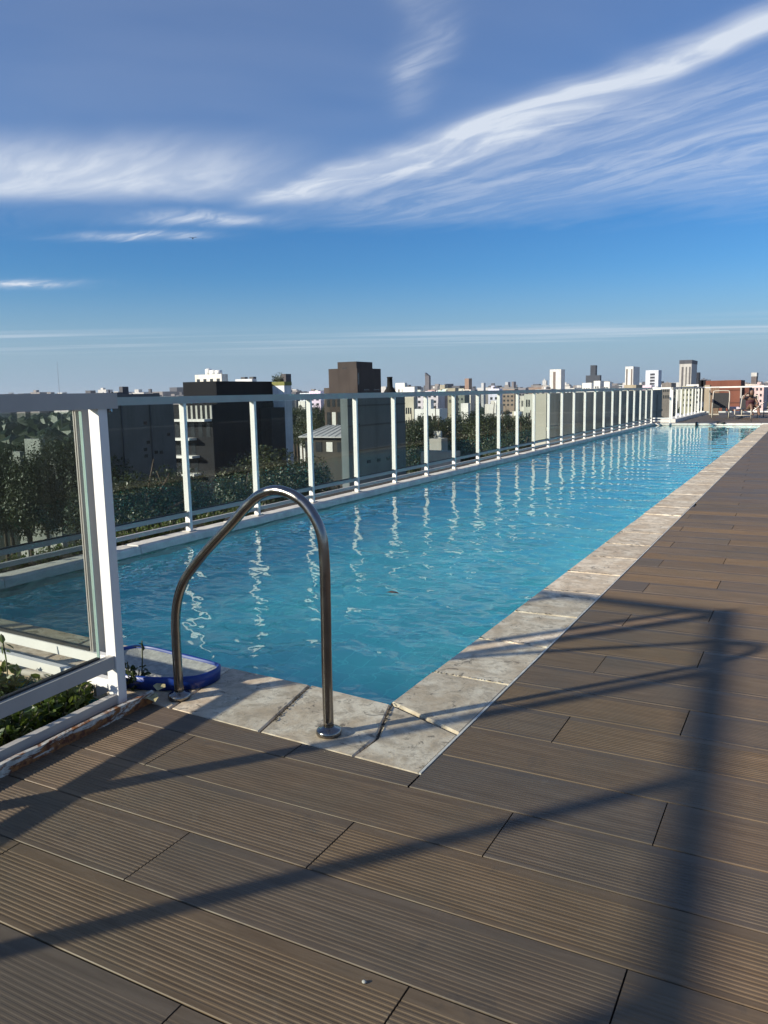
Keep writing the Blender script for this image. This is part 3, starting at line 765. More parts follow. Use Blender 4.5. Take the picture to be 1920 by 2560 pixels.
for k in range(9): yy = y0+(y1-y0)*random.uniform(.35, .97); zz = zt-random.uniform(1.5, 11); add(t, 'vent', M['pane_dark'], (x1-.05, x1+.02, yy-.22, yy+.22, zz-.15, zz+.15))
# 2 terraced block with black penthouse
t, x0, x1, y0, y1, zt = block('apartment_block', 392, 528, 703, 1011, 112, (.022, .023, .026), 'dark apartment block with black penthouse and bright white balcony slabs', roofbox=False, parapet=.2)
fl = lambda py: hgt(460, py, 112)
cur = [(463, 540, 1009, 1013)]
for (pa, pb, py) in ((430, 527, 1052), (393, 487, 1100), (395, 492, 1145), (398, 494, 1190)):
    xa = hdir(pa).x/hdir(pa).y*y0; xb = hdir(pb).x/hdir(pb).y*y0; z = fl(py)
    add(t, 'balcony_slab', paint((.78, .77, .73)), (xa, xb, y0-1.6, y0-.03, z-.16, z+.16))
    for i in range(5):
        xx = xa+(xb-xa)*(i+.5)/5; add(t, 'window', M['pane_dark'] if i != 1 else paint((.2, .2, .19)), (xx-.35, xx+.35, y0-.04, y0+.1, z-2.3, z-.3))
for i in range(6):
    px = 466+i*12; xx = hdir(px).x/hdir(px).y*y0; add(t, 'curtain', paint((.42, .42, .38)), (xx-.16, xx+.16, y0-.08, y0+.05, fl(1049), fl(1015)))
x = (459, 542, 682); a0, a1, b0, b1 = foot(459, 542, 684, 114); zz = hgt(542, 953, 114)
add(t, 'penthouse', paint((.011, .012, .014)), (a0, a1, b0, b1, zt-.2, zz))
add(t, 'penthouse_wing', paint((.007, .007, .008)), (a0-1.0, a0-.01, b0+1.5, b1-1, zt-.2, zz-.15))
# far white rooftops peeping over it
t, x0, x1, y0, y1, zt = block('apartment_block', 490, 556, 572, 935, 240, (.74, .70, .62), 'white rooftop with tanks peeping over the black penthouse', roofbox=False, parapet=.4)
for px, r, h in ((505, 1.0, 2), (528, 1.3, 1.6), (548, 1.1, 1.5)): tank(t, spot(px, 243)[0], y0+2, zt-.4, r, h)
win_grid(t, 'S', x0, x1, y0, y1, zt-6, zt-.6, 4, 2, .45, .5)
t, x0, x1, y0, y1, zt = block('apartment_block', 590, 632, 643, 947, 230, (.66, .66, .66), 'low white roof beside the tanks above the black penthouse', roofbox=False, parapet=.3)
for px in (600, 634): add(t, 'roof_unit', paint((.1, .1, .1)), (spot(px, 232)[0]-.7, spot(px, 232)[0]+.7, y0+1, y0+2.4, zt-.3, zt+.6))
# 3 white stair tower with a planted yellow-green head
t, x0, x1, y0, y1, zt = block('stair_tower', 682, 711, 729, 960, 122, (.74, .74, .72), 'white stair tower with a yellow-green planted box on top', 'tower', roofbox=False, parapet=.2)
add(t, 'planter_box', paint((.20, .20, .07)), (x0-.05, x1+.1, y0-.05, y1, zt-.2, zt+.35))
add(t, 'tank_room', paint((.11, .10, .10)), (x1-.7, x1+.1, y0+.4, y1-.1, zt+.35, zt+1.5))
mb = MB()
for i in range(420):
    p = Vector((random.uniform(x0, x1-.5), random.uniform(y0, y0+1.2), zt+.35+abs(random.gauss(0, .5)))); leaf(mb, p, rvec()+Vector((0, 0, .5)), rvec(), .25, .12)
o = mb.build('planting', M['leaf_olive'], t); o.location = -t.location; o['kind'] = 'stuff'
add(t, 'lower_block', paint((.05, .05, .05)), (x0-2.5, x1-.05, y0-3.4, y0-.02, GZ, hgt(700, 1019, 119)))
# 4 brown stepped tower block
t, x0, x1, y0, y1, zt = block('apartment_block', 823, 894, 953, 920, 132, (.064, .052, .046), 'brown-grey stepped apartment block standing above the railing', roofbox=False, parapet=.25)
z4 = hgt(890, 904, 133); a0, a1, b0, b1 = foot(852, 894, 928, 133.2)
add(t, 'lift_tower', paint((.060, .050, .045)), (a0, x1-.25, y0+.26, b1, zt-.3, z4))
zf = lambda py: hgt(894, py, 132)
add(t, 'window', M['pane_dark'], (x0+(x1-x0)*.46, x0+(x1-x0)*.62, y0+.2, y0+.3, zf(925), zf(918)))
add(t, 'window', M['pane_dark'], (x1-.12, x1+.03, y0+.1, y0+.6, zf(962), zf(932)))
for u in (.25, .68): add(t, 'window', M['pane_dark'], (x1-.1, x1+.03, y0+(y1-y0)*u, y0+(y1-y0)*(u+.22), zf(976.5), zf(973)))
add(t, 'wing', paint((.09, .075, .066)), (x0-1.2, x0-.01, y0+.3, y1-.3, GZ, zf(968)))
for i in range(6):
    xx = x0-.6+(x1-x0+.6)*(i+.4)/6; add(t, 'window', M['curtain'] if i in (1, 3, 5) else M['pane_dark'], (xx-.36, xx+.36, y0-.04, y0+.1, zf(1063), zf(1030)))
    add(t, 'window', M['pane_dark'], (xx-.3, xx+.3, y0-.04, y0+.1, zf(1016), zf(995)))
# 5 pale grey wall close behind the railing
t, x0, x1, y0, y1, zt = block('party_wall_block', 850, 868, 1012, 989, 58, (.13, .155, .16), 'bluish grey blank wall of the nearer block behind the fourth clear pane', roofbox=False, parapet=.2)
for k in range(5): yy = y0+(y1-y0)*(.15+.17*k); zz = zt-random.choice((2.2, 5.0, 7.8)); add(t, 'vent', M['pane_dark'], (x1-.05, x1+.02, yy-.3, yy+.3, zz-.12, zz+.12))
for py in (1012, 1060, 1120): add(t, 'string_course', paint((.09, .10, .10)), (x1-.02, x1+.03, y0, y1, hgt(940, py, math.hypot(x1, (y0+y1)/2))-.06, hgt(940, py, math.hypot(x1, (y0+y1)/2))+.06))
# 6 house with pale sheet roof
Y6 = 84.0; xa = hdir(742).x/hdir(742).y*Y6; xb = hdir(858).x/hdir(858).y*Y6; D6 = math.hypot(xa, Y6)
t = tag(empty('house', ((xa+xb)/2, Y6+3, GZ)), 'house with a pale corrugated sheet roof seen between the third and fourth clear posts', 'house')
ze, zr_ = hgt(800, 1090, D6), hgt(800, 1069, D6+3)
add(t, 'wall', paint((.055, .052, .046)), (xa+.5, xb-.4, Y6+.7, Y6+8, GZ, ze-.1))
m_ = MB().add([(xa, Y6, ze), (xb, Y6, ze), (xb-.2, Y6+4.2, zr_+.3), (xa+1.6, Y6+4.2, zr_+.3), (xa, Y6, ze-.12), (xb, Y6, ze-.12)], [(0, 1, 2, 3), (4, 5, 1, 0)]).add([(xa+1.6, Y6+4.2, zr_+.3), (xb-.2, Y6+4.2, zr_+.3), (xb, Y6+8.5, ze), (xa, Y6+8.5, ze)], [(0, 1, 2, 3)])
o = m_.build('roof', M['sheet_roof'], t); o.location = -t.location
for i in range(7):
    u = (i+.5)/7; xx = xa+(xb-xa)*u; o = MB().bar((xx, Y6+.05, ze+.05), (xa+1.6+(xb-.2-xa-1.6)*u, Y6+4.15, zr_+.36), .10, .06).build('roof_rib', M['sheet_roof'], t); o.location = -t.location
for i in range(4): xx = xa+1+(xb-xa-2)*i/3; add(t, 'window', M['pane_dark'] if i != 2 else M['curtain'], (xx-.45, xx+.45, Y6+.62, Y6+.75, ze-1.9, ze-.7))
# 7 black flue
x7, y7 = spot(975, 74); z7 = hgt(975, 942, 74)
t = tag(empty('chimney', (x7, y7, GZ)), 'black tapering chimney beside the brown stepped block', 'chimney')
o = MB().lathe((0, 0, 0), [(0, z7-GZ), (.24, z7-GZ), (.27, z7-GZ-.1), (.24, z7-GZ-.12), (.26, z7-GZ-.9), (.55, z7-GZ-1.35), (.8, z7-GZ-1.6), (.8, 0)], 14).build('flue', paint((.012, .012, .012)), t)
# named blocks of the middle distance and skyline: a b c top D colour
def tower(a, b, c, top, D, col, label, stripes=None, cap=None, cols=3, grid=None, name='tower_block'):
    t, x0, x1, y0, y1, zt = block(name, a, b, c, top, D, col, label, roofbox=False, parapet=.6)
    if stripes:
        for u0, u1, sc in stripes: add(t, 'window_band', paint(sc, .5), (x0+(x1-x0)*u0, x0+(x1-x0)*u1, y0-.12, y0+.2, zt-55, zt-2.5))
    if cap: add(t, 'roof_cap', paint(cap), (x0-.2, x1+.2, y0-.2, y1+.2, zt+.01, zt+3))
    if grid: win_grid(t, 'S', x0+.6, x1-.6, y0, y1, zt-grid[1]*3.2-2, zt-2, grid[0], grid[1], .6, .5); win_grid(t, 'E', x0, x1, y0+.6, y1-.6, zt-grid[1]*3.2-2, zt-2, max(2, grid[0]-1), grid[1], .5, .5)
    return t, x0, x1, y0, y1, zt
WH = (.72, .70, .66)
tower(1374, 1402, 1412, 923, 900, WH, 'white slab tower with a brown central stripe, leftmost of the tall skyline towers', [(.30, .52, (.20, .15, .12))], grid=None)
t, x0, x1, y0, y1, zt = tower(1475, 1488, 1492, 913, 1000, (.05, .055, .065), 'dark glass tower with stepped shoulders on the skyline')
a0, a1, b0, b1 = foot(1464, 1499, 1503, 995); add(t, 'shoulder', paint((.06, .065, .075)), (a0, a1, b0, b1, GZ, hgt(1490, 938, 995)))
tower(1562, 1582, 1598, 916, 850, WH, 'white tower with two dark window stripes and a dark shaded side', [(.12, .3, (.16, .13, .11)), (.72, .9, (.2, .16, .14))])
tower(1613, 1645, 1653, 925, 800, (.66, .68, .72), 'white tower with a grid of dark balcony recesses', grid=None)
t = [o for o in C.objects if o.get('label') == 'white tower with a grid of dark balcony recesses'][0]
x0, x1, y0, y1 = foot(1613, 1645, 1653, 800); zt = hgt(1645, 925, 800)
for j in range(7): add(t, 'balcony', paint((.07, .07, .08)), (x0+(x1-x0)*.36, x0+(x1-x0)*.72, y0-.15, y0+.2, zt-3-j*2.9-1.9, zt-3-j*2.9))
tower(1697, 1727, 1741, 909, 700, (.50, .47, .43), 'tallest grey-beige tower with vertical stripes and a dark crown', [(.18, .34, (.13, .12, .12)), (.52, .62, (.15, .14, .13)), (.8, .93, (.12, .11, .11))], cap=(.09, .09, .10))
tower(1740, 1746, 1750, 931, 650, (.03, .03, .035), 'thin black shaft right beside the tallest striped tower')
tower(1877, 1890, 1894, 941, 700, (.16, .13, .12), 'small brown tower with a pale rim at the right end of the skyline', cap=(.55, .53, .5))
tower(1063, 1073, 1077, 940, 900, (.14, .13, .14), 'narrow grey tower with a slanted head left of the picture centre')
t = [o for o in C.objects if o.get('label', '').startswith('narrow grey tower with a slanted')][0]
x0, x1, y0, y1 = foot(1063, 1073, 1077, 900); zt = hgt(1073, 940, 900)
o = MB().add([(x0, y0, zt), (x1, y0, zt), (x1, y1, zt), (x0, y1, zt), (x0, y0, zt+3.8), (x0, y1, zt+3.8)], [(0, 1, 4), (1, 2, 5, 4), (2, 3, 5), (3, 0, 4, 5)]).build('slanted_head', paint((.10, .10, .11)), t); o.location = -t.location
tower(1162, 1172, 1180, 946, 700, (.30, .20, .15), 'brown brick tower with a dark side on the middle skyline', grid=None)
tower(1203, 1209, 1214, 957, 800, (.5, .5, .5), 'slim pale grey tower right of the brown brick one')
tower(1263, 1270, 1276, 955, 1000, (.45, .46, .48), 'slim blue-grey slab between the long railing posts on the skyline')
tower(1279, 1284, 1290, 954, 1000, (.22, .2, .2), 'slim dark slab next to the blue-grey one on the skyline')
tower(1100, 1112, 1120, 962, 520, (.40, .36, .27), 'ochre block with a flat roof on the middle skyline', grid=(4, 3))
tower(1119, 1138, 1145, 970, 420, (.33, .30, .22), 'long ochre block below the brown brick tower', grid=(6, 2))
tower(989, 1012, 1018, 957, 320, (.78, .76, .70), 'cream block with dark slots just right of the black chimney', [(.3, .42, (.1, .08, .07)), (.7, .8, (.1, .08, .07))])
tower(1006, 1036, 1044, 967, 300, (.78, .75, .68), 'white block with tanks right of the black chimney', grid=(4, 2))
tower(1002, 1034, 1041, 992, 210, (.56, .52, .42), 'cream block with a chequer of windows behind the fifth clear pane', grid=(4, 6))
tower(1455, 1478, 1484, 957, 450, (.74, .73, .70), 'white rooftop cluster below the dark glass tower', grid=(3, 2))
tower(1484, 1500, 1510, 952, 440, (.76, .74, .70), 'white stepped house right under the dark glass tower', grid=(2, 2))
tower(1507, 1524, 1530, 954, 460, (.74, .73, .7), 'white block with dark windows right of the dark glass tower', grid=(3, 2))
tower(1440, 1495, 1520, 971, 260, (.72, .70, .66), 'long low white roof in front of the dark glass tower')
tower(1560, 1590, 1606, 962, 380, (.40, .34, .24), 'ochre low block at the foot of the white striped tower', grid=(4, 2))
tower(1654, 1678, 1690, 957, 420, (.22, .19, .17), 'brown low block between the balcony tower and the tallest tower', grid=(4, 2))
# red brick building at the right
t, x0, x1, y0, y1, zt = block('brick_building', 1764, 1852, 1862, 950, 105, (.20, .080, .055), 'red brick block with a beige left bay behind the far railing', roofbox=False, parapet=.3)
add(t, 'beige_bay', paint((.36, .30, .22)), (x0-.1, x0+(x1-x0)*.13, y0-.15, y0+1, GZ, zt-.5))
for u in (.02, .09): add(t, 'roof_unit', paint((.02, .02, .022)), (x0-.9+(x1-x0)*u, x0-.4+(x1-x0)*u, y0+.3, y0+1.2, zt-2.5, zt+.1))
for i in range(3): add(t, 'window', M['pane_dark'] if i else paint((.35, .27, .12)), (x0+(x1-x0)*(.3+.2*i), x0+(x1-x0)*(.4+.2*i), y0-.05, y0+.1, zt-5.2, zt-3.2))
for k in range(4): add(t, 'string_course', paint((.13, .06, .045)), (x0+(x1-x0)*.14, x1+.03, y0-.06, y0-.002, zt-1.2-k*1.5, zt-1.1-k*1.5))
add(t, 'wing', paint((.14, .06, .045)), (x1-.01, x1+.9, y0+.5, y1-.5, GZ, zt-.7))
# pale concrete neighbour behind the far half of the long railing
t, x0, x1, y0, y1, zt = block('warehouse', 1330, 1366, 1656, 984, 30, (.40, .385, .33), 'long pale concrete wall close behind the far half of the long railing', roofbox=False, parapet=.2)
for k in range(7): yy = y0+(y1-y0)*(k+.5)/7; add(t, 'pilaster', paint((.44, .42, .36)), (x1-.01, x1+.06, yy-.12, yy+.12, GZ, zt-.3))
add(t, 'string_course', paint((.36, .34, .29)), (x1-.01, x1+.05, y0, y1, zt-1.35, zt-1.22))
# named white houses seen through the panes
def house(a, b, c, top, D, col, label, grid=None):
    return block('house', a, b, c, top, D, col, label, 'house', None, sw=(grid+(.6, .55)) if grid else None, parapet=.3)
house(1036, 1098, 1118, 1022, 150, (.76, .76, .74), 'white modern house with two rows of wide windows below the skyline', (4, 2))
house(1083, 1100, 1104, 1078, 95, (.70, .68, .62), 'small white roof cabin in the sixth clear pane')
house(1050, 1132, 1150, 1130, 62, (.34, .33, .31), 'flat grey roof terrace behind the sixth clear pane', (5, 1))
house(1072, 1102, 1118, 1097, 80, (.36, .35, .32), 'beige flat-roofed house below the white cabin', (2, 1))
house(1152, 1170, 1176, 1008, 230, (.78, .76, .72), 'bright white cube behind the seventh clear pane')
house(1200, 1262, 1275, 1037, 150, (.72, .70, .66), 'long white house with a dark doorway behind the eighth clear pane', (4, 1))
house(1212, 1246, 1258, 1010, 260, (.70, .66, .60), 'small cream house above the long white one')
house(1255, 1300, 1306, 1042, 160, (.62, .56, .44), 'low cream yard wall behind the ninth clear pane')
house(1310, 1330, 1346, 985, 190, (.50, .50, .44), 'pale beige block beside the tenth clear pane', (2, 3))
house(1300, 1312, 1318, 990, 230, (.66, .64, .56), 'narrow pale block at the tenth clear pane', (2, 3))
house(1340, 1372, 1392, 1005, 120, (.46, .43, .36), 'beige house with a terrace in front of the pale concrete wall', (3, 1))
house(745, 762, 770, 1003, 210, (.74, .72, .68), 'tiny white house between the white stair tower and the brown block')
# filler roofs and trees of the low town
cols = [((.76, .74, .70), 'white'), ((.62, .57, .47), 'cream'), ((.42, .38, .33), 'beige-grey'), ((.30, .22, .17), 'brick-brown'), ((.22, .22, .22), 'slate-grey'), ((.74, .73, .71), 'white-washed')]
POSTPX = [445, 621, 765, 880, 978, 1060, 1129, 1190, 1243, 1289, 1331, 1368, 1402, 1432, 1459, 1484, 1507, 1529, 1548, 1566, 1583, 1598, 1612, 1627]
ordn = ['first', 'second', 'third', 'fourth', 'fifth', 'sixth', 'seventh', 'eighth', 'ninth', 'tenth', 'eleventh', 'twelfth', 'thirteenth', 'fourteenth', 'fifteenth', 'sixteenth', 'seventeenth', 'eighteenth', 'nineteenth', 'twentieth', 'twenty-first', 'twenty-second', 'twenty-third', 'last']
used = {}
def where(px):
    for i in range(len(POSTPX)-1):
        if POSTPX[i] <= px < POSTPX[i+1]: return 'in the %s clear pane of the long railing' % ordn[i]
    return 'over the far railing' if px > 1640 else 'left of the first clear post'
RR = random.Random(11)
for i in range(430):
    px = RR.uniform(1000, 1930) if i % 5 else RR.uniform(690, 1000)
    sky_ = i % 4 == 0
    D = math.exp(RR.uniform(math.log(420), math.log(1900))) if sky_ else math.exp(RR.uniform(math.log(115), math.log(900)))
    if px < 1010 and D < 200: continue
    w = (RR.uniform(7, 15) if sky_ else RR.uniform(4, 11))/D*FPX
    hz_ = 983-(px-960)*.0198
    zt_ = GZ + RR.uniform(4, 11)
    top = hz_ + (RR.uniform(-9, 1.5) if sky_ else (CAMH-zt_)/D*FPX)
    cl, cn = RR.choice(cols)
    kindw = 'tower' if sky_ else 'house'
    st = RR.choice(['small', 'flat-roofed', 'boxy', 'plain', 'low', 'narrow'])
    dist = 'nearer' if D < 250 else ('distant' if D < 600 else 'far-off')
    lb = '%s %s %s %s %s' % (dist, st, cn, kindw, where(px))
    if lb in used: continue
    used[lb] = 1
    g = (max(2, int(w*D/FPX/3)), 2 if not sky_ else 4) if D < 700 else None
    block('tower_block' if sky_ else 'house', px-w*.62, px+w*.2, px+w*.45, top, D, tuple(min(.85, q*RR.uniform(.85, 1.15)) for q in cl), lb, 'building' if sky_ else 'house', 'low houses of the town', sw=(g+(.5, .45)) if g else None, parapet=.4, roofbox=D < 500)
# far skyline that reads as one jagged band
for nm, cc, lbl in (('distant_city', (.55, .53, .50), 'hazy band of pale far-off city blocks along the horizon'), ('distant_city', (.24, .22, .21), 'hazy band of brownish far-off city blocks along the horizon'), ('distant_city', (.10, .10, .11), 'scatter of dark far-off city blocks along the horizon')):
    mb = MB()
    for i in range(620):
        px = RR.uniform(-200, 2300); D = math.exp(RR.uniform(math.log(900), math.log(4600))); w = RR.uniform(9, 30); X, Y = spot(px, D)
        g = abs(RR.gauss(0, 5.2)); g = g if RR.random() < .75 else g*2.
        h = hgt(px, (983-(px-960)*.0198) - g + 2.5, D)
        mb.box(X-w/2, X+w/2, Y, Y+w*RR.uniform(.5, 1.5), GZ, h)
        if RR.random() < .5: mb.box(X-w*.2, X+w*.1, Y+1, Y+w*.3, h+.01, h+RR.uniform(2, 5))
    tag(mb.build(nm, paint(cc)), lbl, 'city', kind='stuff')
# trees
NG = 'dark trees among the low houses'
def tlabel(px, D, r):
    k = RR.randrange(3); w_ = where(px)
    if 'clear pane' in w_:
        i = [j for j in range(len(POSTPX)-1) if POSTPX[j] <= px < POSTPX[j+1]][0]; f = (px-POSTPX[i])/(POSTPX[i+1]-POSTPX[i])
        w_ = ('at the left of', 'in the middle of', 'at the right of')[int(f*2.999)] + ' the %s clear pane' % ordn[i]
    elif px > 1640: w_ = ('left of the tallest striped tower', 'below the tallest striped tower', 'left of the red brick block', 'behind the red brick block', 'right of the red brick block')[min(4, max(0, int((px-1640)/55)))]
    return k, '%s %s %s tree %s' % ('near' if D < 130 else ('middle-distance' if D < 330 else 'far-off'), 'wide' if r > 5.2 else ('small' if r < 4.2 else 'mid-sized'), ['dark green', 'olive green', 'deep green'][k], w_)
tree(660, 78, hgt(700, 1118, 78), 6.2, 9.5, 1, 'broad sunlit green tree crown behind the second and third clear panes', None)
tree(745, 74, hgt(745, 1160, 74), 5.0, 8, 2, 'dark rounded tree in front of the sheet-roofed house', None)
tree(585, 70, hgt(585, 1200, 70), 4.0, 7, 0, 'small dark tree at the foot of the dark apartment block', None)
tree(330, 58, hgt(330, 1192, 58), 4.6, 7, 0, 'dark tree in shade below the grey party wall', None)
tree(430, 60, hgt(430, 1188, 60), 4.0, 6.5, 2, 'shaded tree crown under the white balcony slabs', None)
for i in range(260):
    px = RR.uniform(700, 1950); D = math.exp(RR.uniform(math.log(95), math.log(900)))
    if px < 1010 and D < 150: continue
    ht = RR.uniform(7, 13); r = RR.uniform(3.5, 6.5)
    tree(px, D, GZ+ht, r, ht*.75, *tlabel(px, D, r), NG)
for i in range(34):
    px = 1000+i*10.5+RR.uniform(-6, 6); D = RR.uniform(92, 140); py = RR.uniform(1040, 1085) - (px-1000)*.02
    tree(px, D, hgt(px, py, D), RR.uniform(3.2, 5.2), RR.uniform(6, 9), *tlabel(px, D, RR.uniform(3.5, 6)), NG)
for i in range(26):
    px = RR.uniform(-60, 205); D = RR.uniform(75, 125); py = RR.uniform(1085, 1170)
    tree(px, D, hgt(px, py, D), RR.uniform(3.4, 5.5), RR.uniform(7, 10), i % 3, ['dark', 'deep', 'dusky'][i % 3] + ' tree behind the near corner glass, ' + ['leftmost', 'left', 'centre-left', 'centre', 'centre-right', 'right', 'rightmost'][min(6, max(0, int((px+60)/38)))] + ['', ', nearer', ', farther'][i // 9 % 3], NG)
for a, b, c, top, D, lb in ((52, 92, 104, 1098, 90, 'white flat roof glimpsed through the near corner glass'), (20, 38, 46, 1130, 80, 'little pale roof cabin at the left through the near corner glass'), (96, 128, 138, 1150, 74, 'small pale house low behind the near corner glass')):
    house(a, b, c, top, D, (.42, .41, .39), lb)
for i in range(12):
    px = 728+i*12+RR.uniform(-4, 4); D = RR.uniform(150, 195); py = RR.uniform(1008, 1030)
    tree(px, D, hgt(px, py, D), RR.uniform(3.2, 5.0), RR.uniform(7, 10), *tlabel(px, D, RR.uniform(3.5, 6)), NG)
mb = MB()
for i in range(3000):
    px = RR.uniform(-200, 2300); D = math.exp(RR.uniform(math.log(250), math.log(4500))); X, Y = spot(px, D); r = RR.uniform(4, 9); z = GZ+RR.uniform(3, 8)
    n = 5; vs = [(X, Y, z+r*.7)]
    for k in range(n): a = k*6.283/n+RR.random(); vs.append((X+math.cos(a)*r*RR.uniform(.5, .8), Y+math.sin(a)*r*RR.uniform(.5, .8), z+r*RR.uniform(.1, .5)))
    for k in range(n): a = k*6.283/n+RR.random(); vs.append((X+math.cos(a)*r, Y+math.sin(a)*r, z-r*RR.uniform(.4, .8)))
    mb.add(vs, [(0, 1+k, 1+(k+1) % n) for k in range(n)] + [(1+k, 6+k, 6+(k+1) % n, 1+(k+1) % n) for k in range(n)])
tag(mb.build('distant_treetops', M['leaf_dark']), 'dark green mass of treetops across the far town', 'treetops', kind='stuff')
# radio mast on the left
x, y = spot(150, 420); z = hgt(150, 903, 420)
t = tag(empty('radio_mast', (x, y, GZ)), 'thin radio mast rising above the left railing', 'mast')
MB().tube([(0, 0, 0), (0, 0, z-GZ)], [.14, .05], 6).build('pole', paint((.2, .2, .22)), t)
for k in range(5): MB().bar((-.5, 0, (z-GZ)*(.6+.09*k)), (.5, 0, (z-GZ)*(.6+.09*k)), .05, .05).build('crossbar', paint((.2, .2, .22)), t)

# ------------------------------------------------------------------ far end of the terrace
ff = tag(empty('glass_fence', (-4.3, 28.55, 0)), 'white railing with glass that returns behind the far end of the pool', 'fence')
def fpart(name, boxes, mat):
    m = MB()
    for b in boxes: m.box(*b)
    o = m.build(name, M[mat], ff); o.location = -ff.location; return o
fpart('top_rail', [(-4.87, -4.28, 28.53, 28.59, 1.15, 1.21)], 'white_paint')
fpart('bottom_rail', [(-4.85, -4.31, 28.545, 28.575, .15, .19)], 'white_paint'); fpart('bottom_rail', [(-4.85, -4.31, 28.545, 28.575, .06, .10)], 'white_paint')
fpart('post', [(-4.32, -4.265, 28.53, 28.575, .0, 1.149)], 'white_paint')
fpart('glass_pane', [(-4.82, -4.34, 28.555, 28.565, .2, 1.14)], 'glass')
for k in range(9):
    y = 29.6+k*1.03; fpart('post', [(-4.42, -4.37, y, y+.035, .06, 1.149)], 'white_paint')
    if k < 8: fpart('glass_pane', [(-4.40, -4.39, y+.05, y+.98, .2, 1.14)], 'glass')
fpart('top_rail', [(-4.43, -4.36, 29.5, 38.0, 1.15, 1.21)], 'shade_grey_paint')
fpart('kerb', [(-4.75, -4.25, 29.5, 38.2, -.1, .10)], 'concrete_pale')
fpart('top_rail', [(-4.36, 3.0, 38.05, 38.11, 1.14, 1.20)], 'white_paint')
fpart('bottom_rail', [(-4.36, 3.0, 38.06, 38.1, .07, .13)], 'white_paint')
for x in (-4.1, -2.86, -1.62, -.4, .9): fpart('post', [(x, x+.06, 38.055, 38.105, .0, 1.139)], 'shade_grey_paint')
# sling chair
M['chair_frame'] = plain('chair_frame', (.50, .44, .36), .45, .08, 5)
M['sling'] = plain('dark_sling', (.025, .024, .025), .8, .2, 30)
def chair(name, loc, rz, label, reclined=.18):
    t = tag(empty(name, loc, rz), label, 'chair')
    for s in (-1, 1):
        x = .30*s
        MB().tube(smooth([(x, -.30, 0), (x, -.29, .40), (x, -.24, .58)], 4), .019, 8).build('leg', M['chair_frame'], t)
        MB().tube([(x, .27, 0), (x, .20, .42)], .019, 8).build('leg', M['chair_frame'], t)
        MB().tube([(x, -.29, .40), (x, .22, .36)], .018, 8).build('seat_rail', M['chair_frame'], t)
        MB().tube([(x, -.27, .60), (x, .24, .60)], .02, 8).build('armrest', M['chair_frame'], t)
    yb = .20
    pts = [(-.30, yb, .36), (-.30, yb+reclined*.5, .72), (-.29, yb+reclined, .96), (-.22, yb+reclined*1.08, 1.03), (.22, yb+reclined*1.08, 1.03), (.29, yb+reclined, .96), (.30, yb+reclined*.5, .72), (.30, yb, .36)]
    MB().tube(smooth(pts, 5), .02, 8).build('back_frame', M['chair_frame'], t)
    MB().add([(-.28, yb, .38), (.28, yb, .38), (.28, yb+reclined, .95), (-.28, yb+reclined, .95), (-.28, yb+.02, .38), (.28, yb+.02, .38), (.28, yb+reclined+.02, .95), (-.28, yb+reclined+.02, .95)], [(0, 1, 2, 3), (7, 6, 5, 4), (3, 2, 6, 7), (1, 0, 4, 5)]).build('backrest', M['sling'], t)
    MB().box(-.28, .28, -.28, .20, .375, .392).build('seat', M['sling'], t)
    return t
chair('sling_chair', (-3.22, 33.9, 0), R_(4), 'pale framed chair with a dark sling back at the far end of the pool')
def bench(loc, rz, label):
    t = tag(empty('sun_lounger', loc, rz), label, 'sun lounger')
    for x in (-.28, .28):
        MB().tube([(x, -.55, .32), (x, 1.2, .32)], .022, 8).build('side_rail', M['chair_frame'], t)
        for y in (-.5, .85): MB().tube([(x*1.03, y, 0), (x, y, .32)], .02, 8).build('leg', M['chair_frame'], t)
    MB().tube([(-.28, -.52, .12), (.28, -.52, .12)], .014, 6).build('crossbar', M['chair_frame'], t)
    MB().box(-.27, .27, -.54, 1.18, .325, .338).build('sling', M['sling'], t)
    m = MB().tube(smooth([(-.28, .55, .33), (-.28, .8, .75), (-.2, .86, .84), (.2, .86, .84), (.28, .8, .75), (.28, .55, .33)], 4), .02, 8); m.build('back_frame', M['chair_frame'], t)
    MB().add([(-.26, .56, .36), (.26, .56, .36), (.26, .83, .8), (-.26, .83, .8)], [(0, 1, 2, 3), (3, 2, 1, 0)][:1]).build('backrest', M['sling'], t)
    return t
bench((-2.28, 33.2, 0), R_(-6), 'pale framed low sun lounger the person sits on')
bench((-1.35, 35.2, 0), R_(-12), 'pale framed sun lounger behind the seated person at the right edge')
t = tag(empty('wood_screen', (-3.78, 37.1, 0)), 'narrow upright brown wooden screen left of the sling chair', 'screen')
for i in range(4): o = MB().box(-.18+i*.09, -.10+i*.09, -.02, .02, .02, 1.16+.0).build('slat', plain('slat_wood', (.20, .125, .08), .7, .2, 9), t)
MB().box(-.20, .20, -.05, -.021, .0, .05).build('foot', M['chair_frame'], t)
t = tag(empty('towel', (-2.75, 34.6, 0)), 'folded lilac towel lying on a low stand beside the sling chair', 'towel')
MB().box(-.28, .28, -.2, .2, .30, .40, bev=.03).build('cloth', plain('lilac_cloth', (.55, .48, .55), .9, .1, 20), t)
for x in (-.24, .24):
    for y in (-.16, .16): MB().box(x-.02, x+.02, y-.02, y+.02, 0, .30).build('leg', M['sling'], t)
handrail('pool_handrail', (-1.20, 28.55, 0), 'stainless grab rail at the far end of the pool near the right edge', 1).scale = (.8, .8, .8)
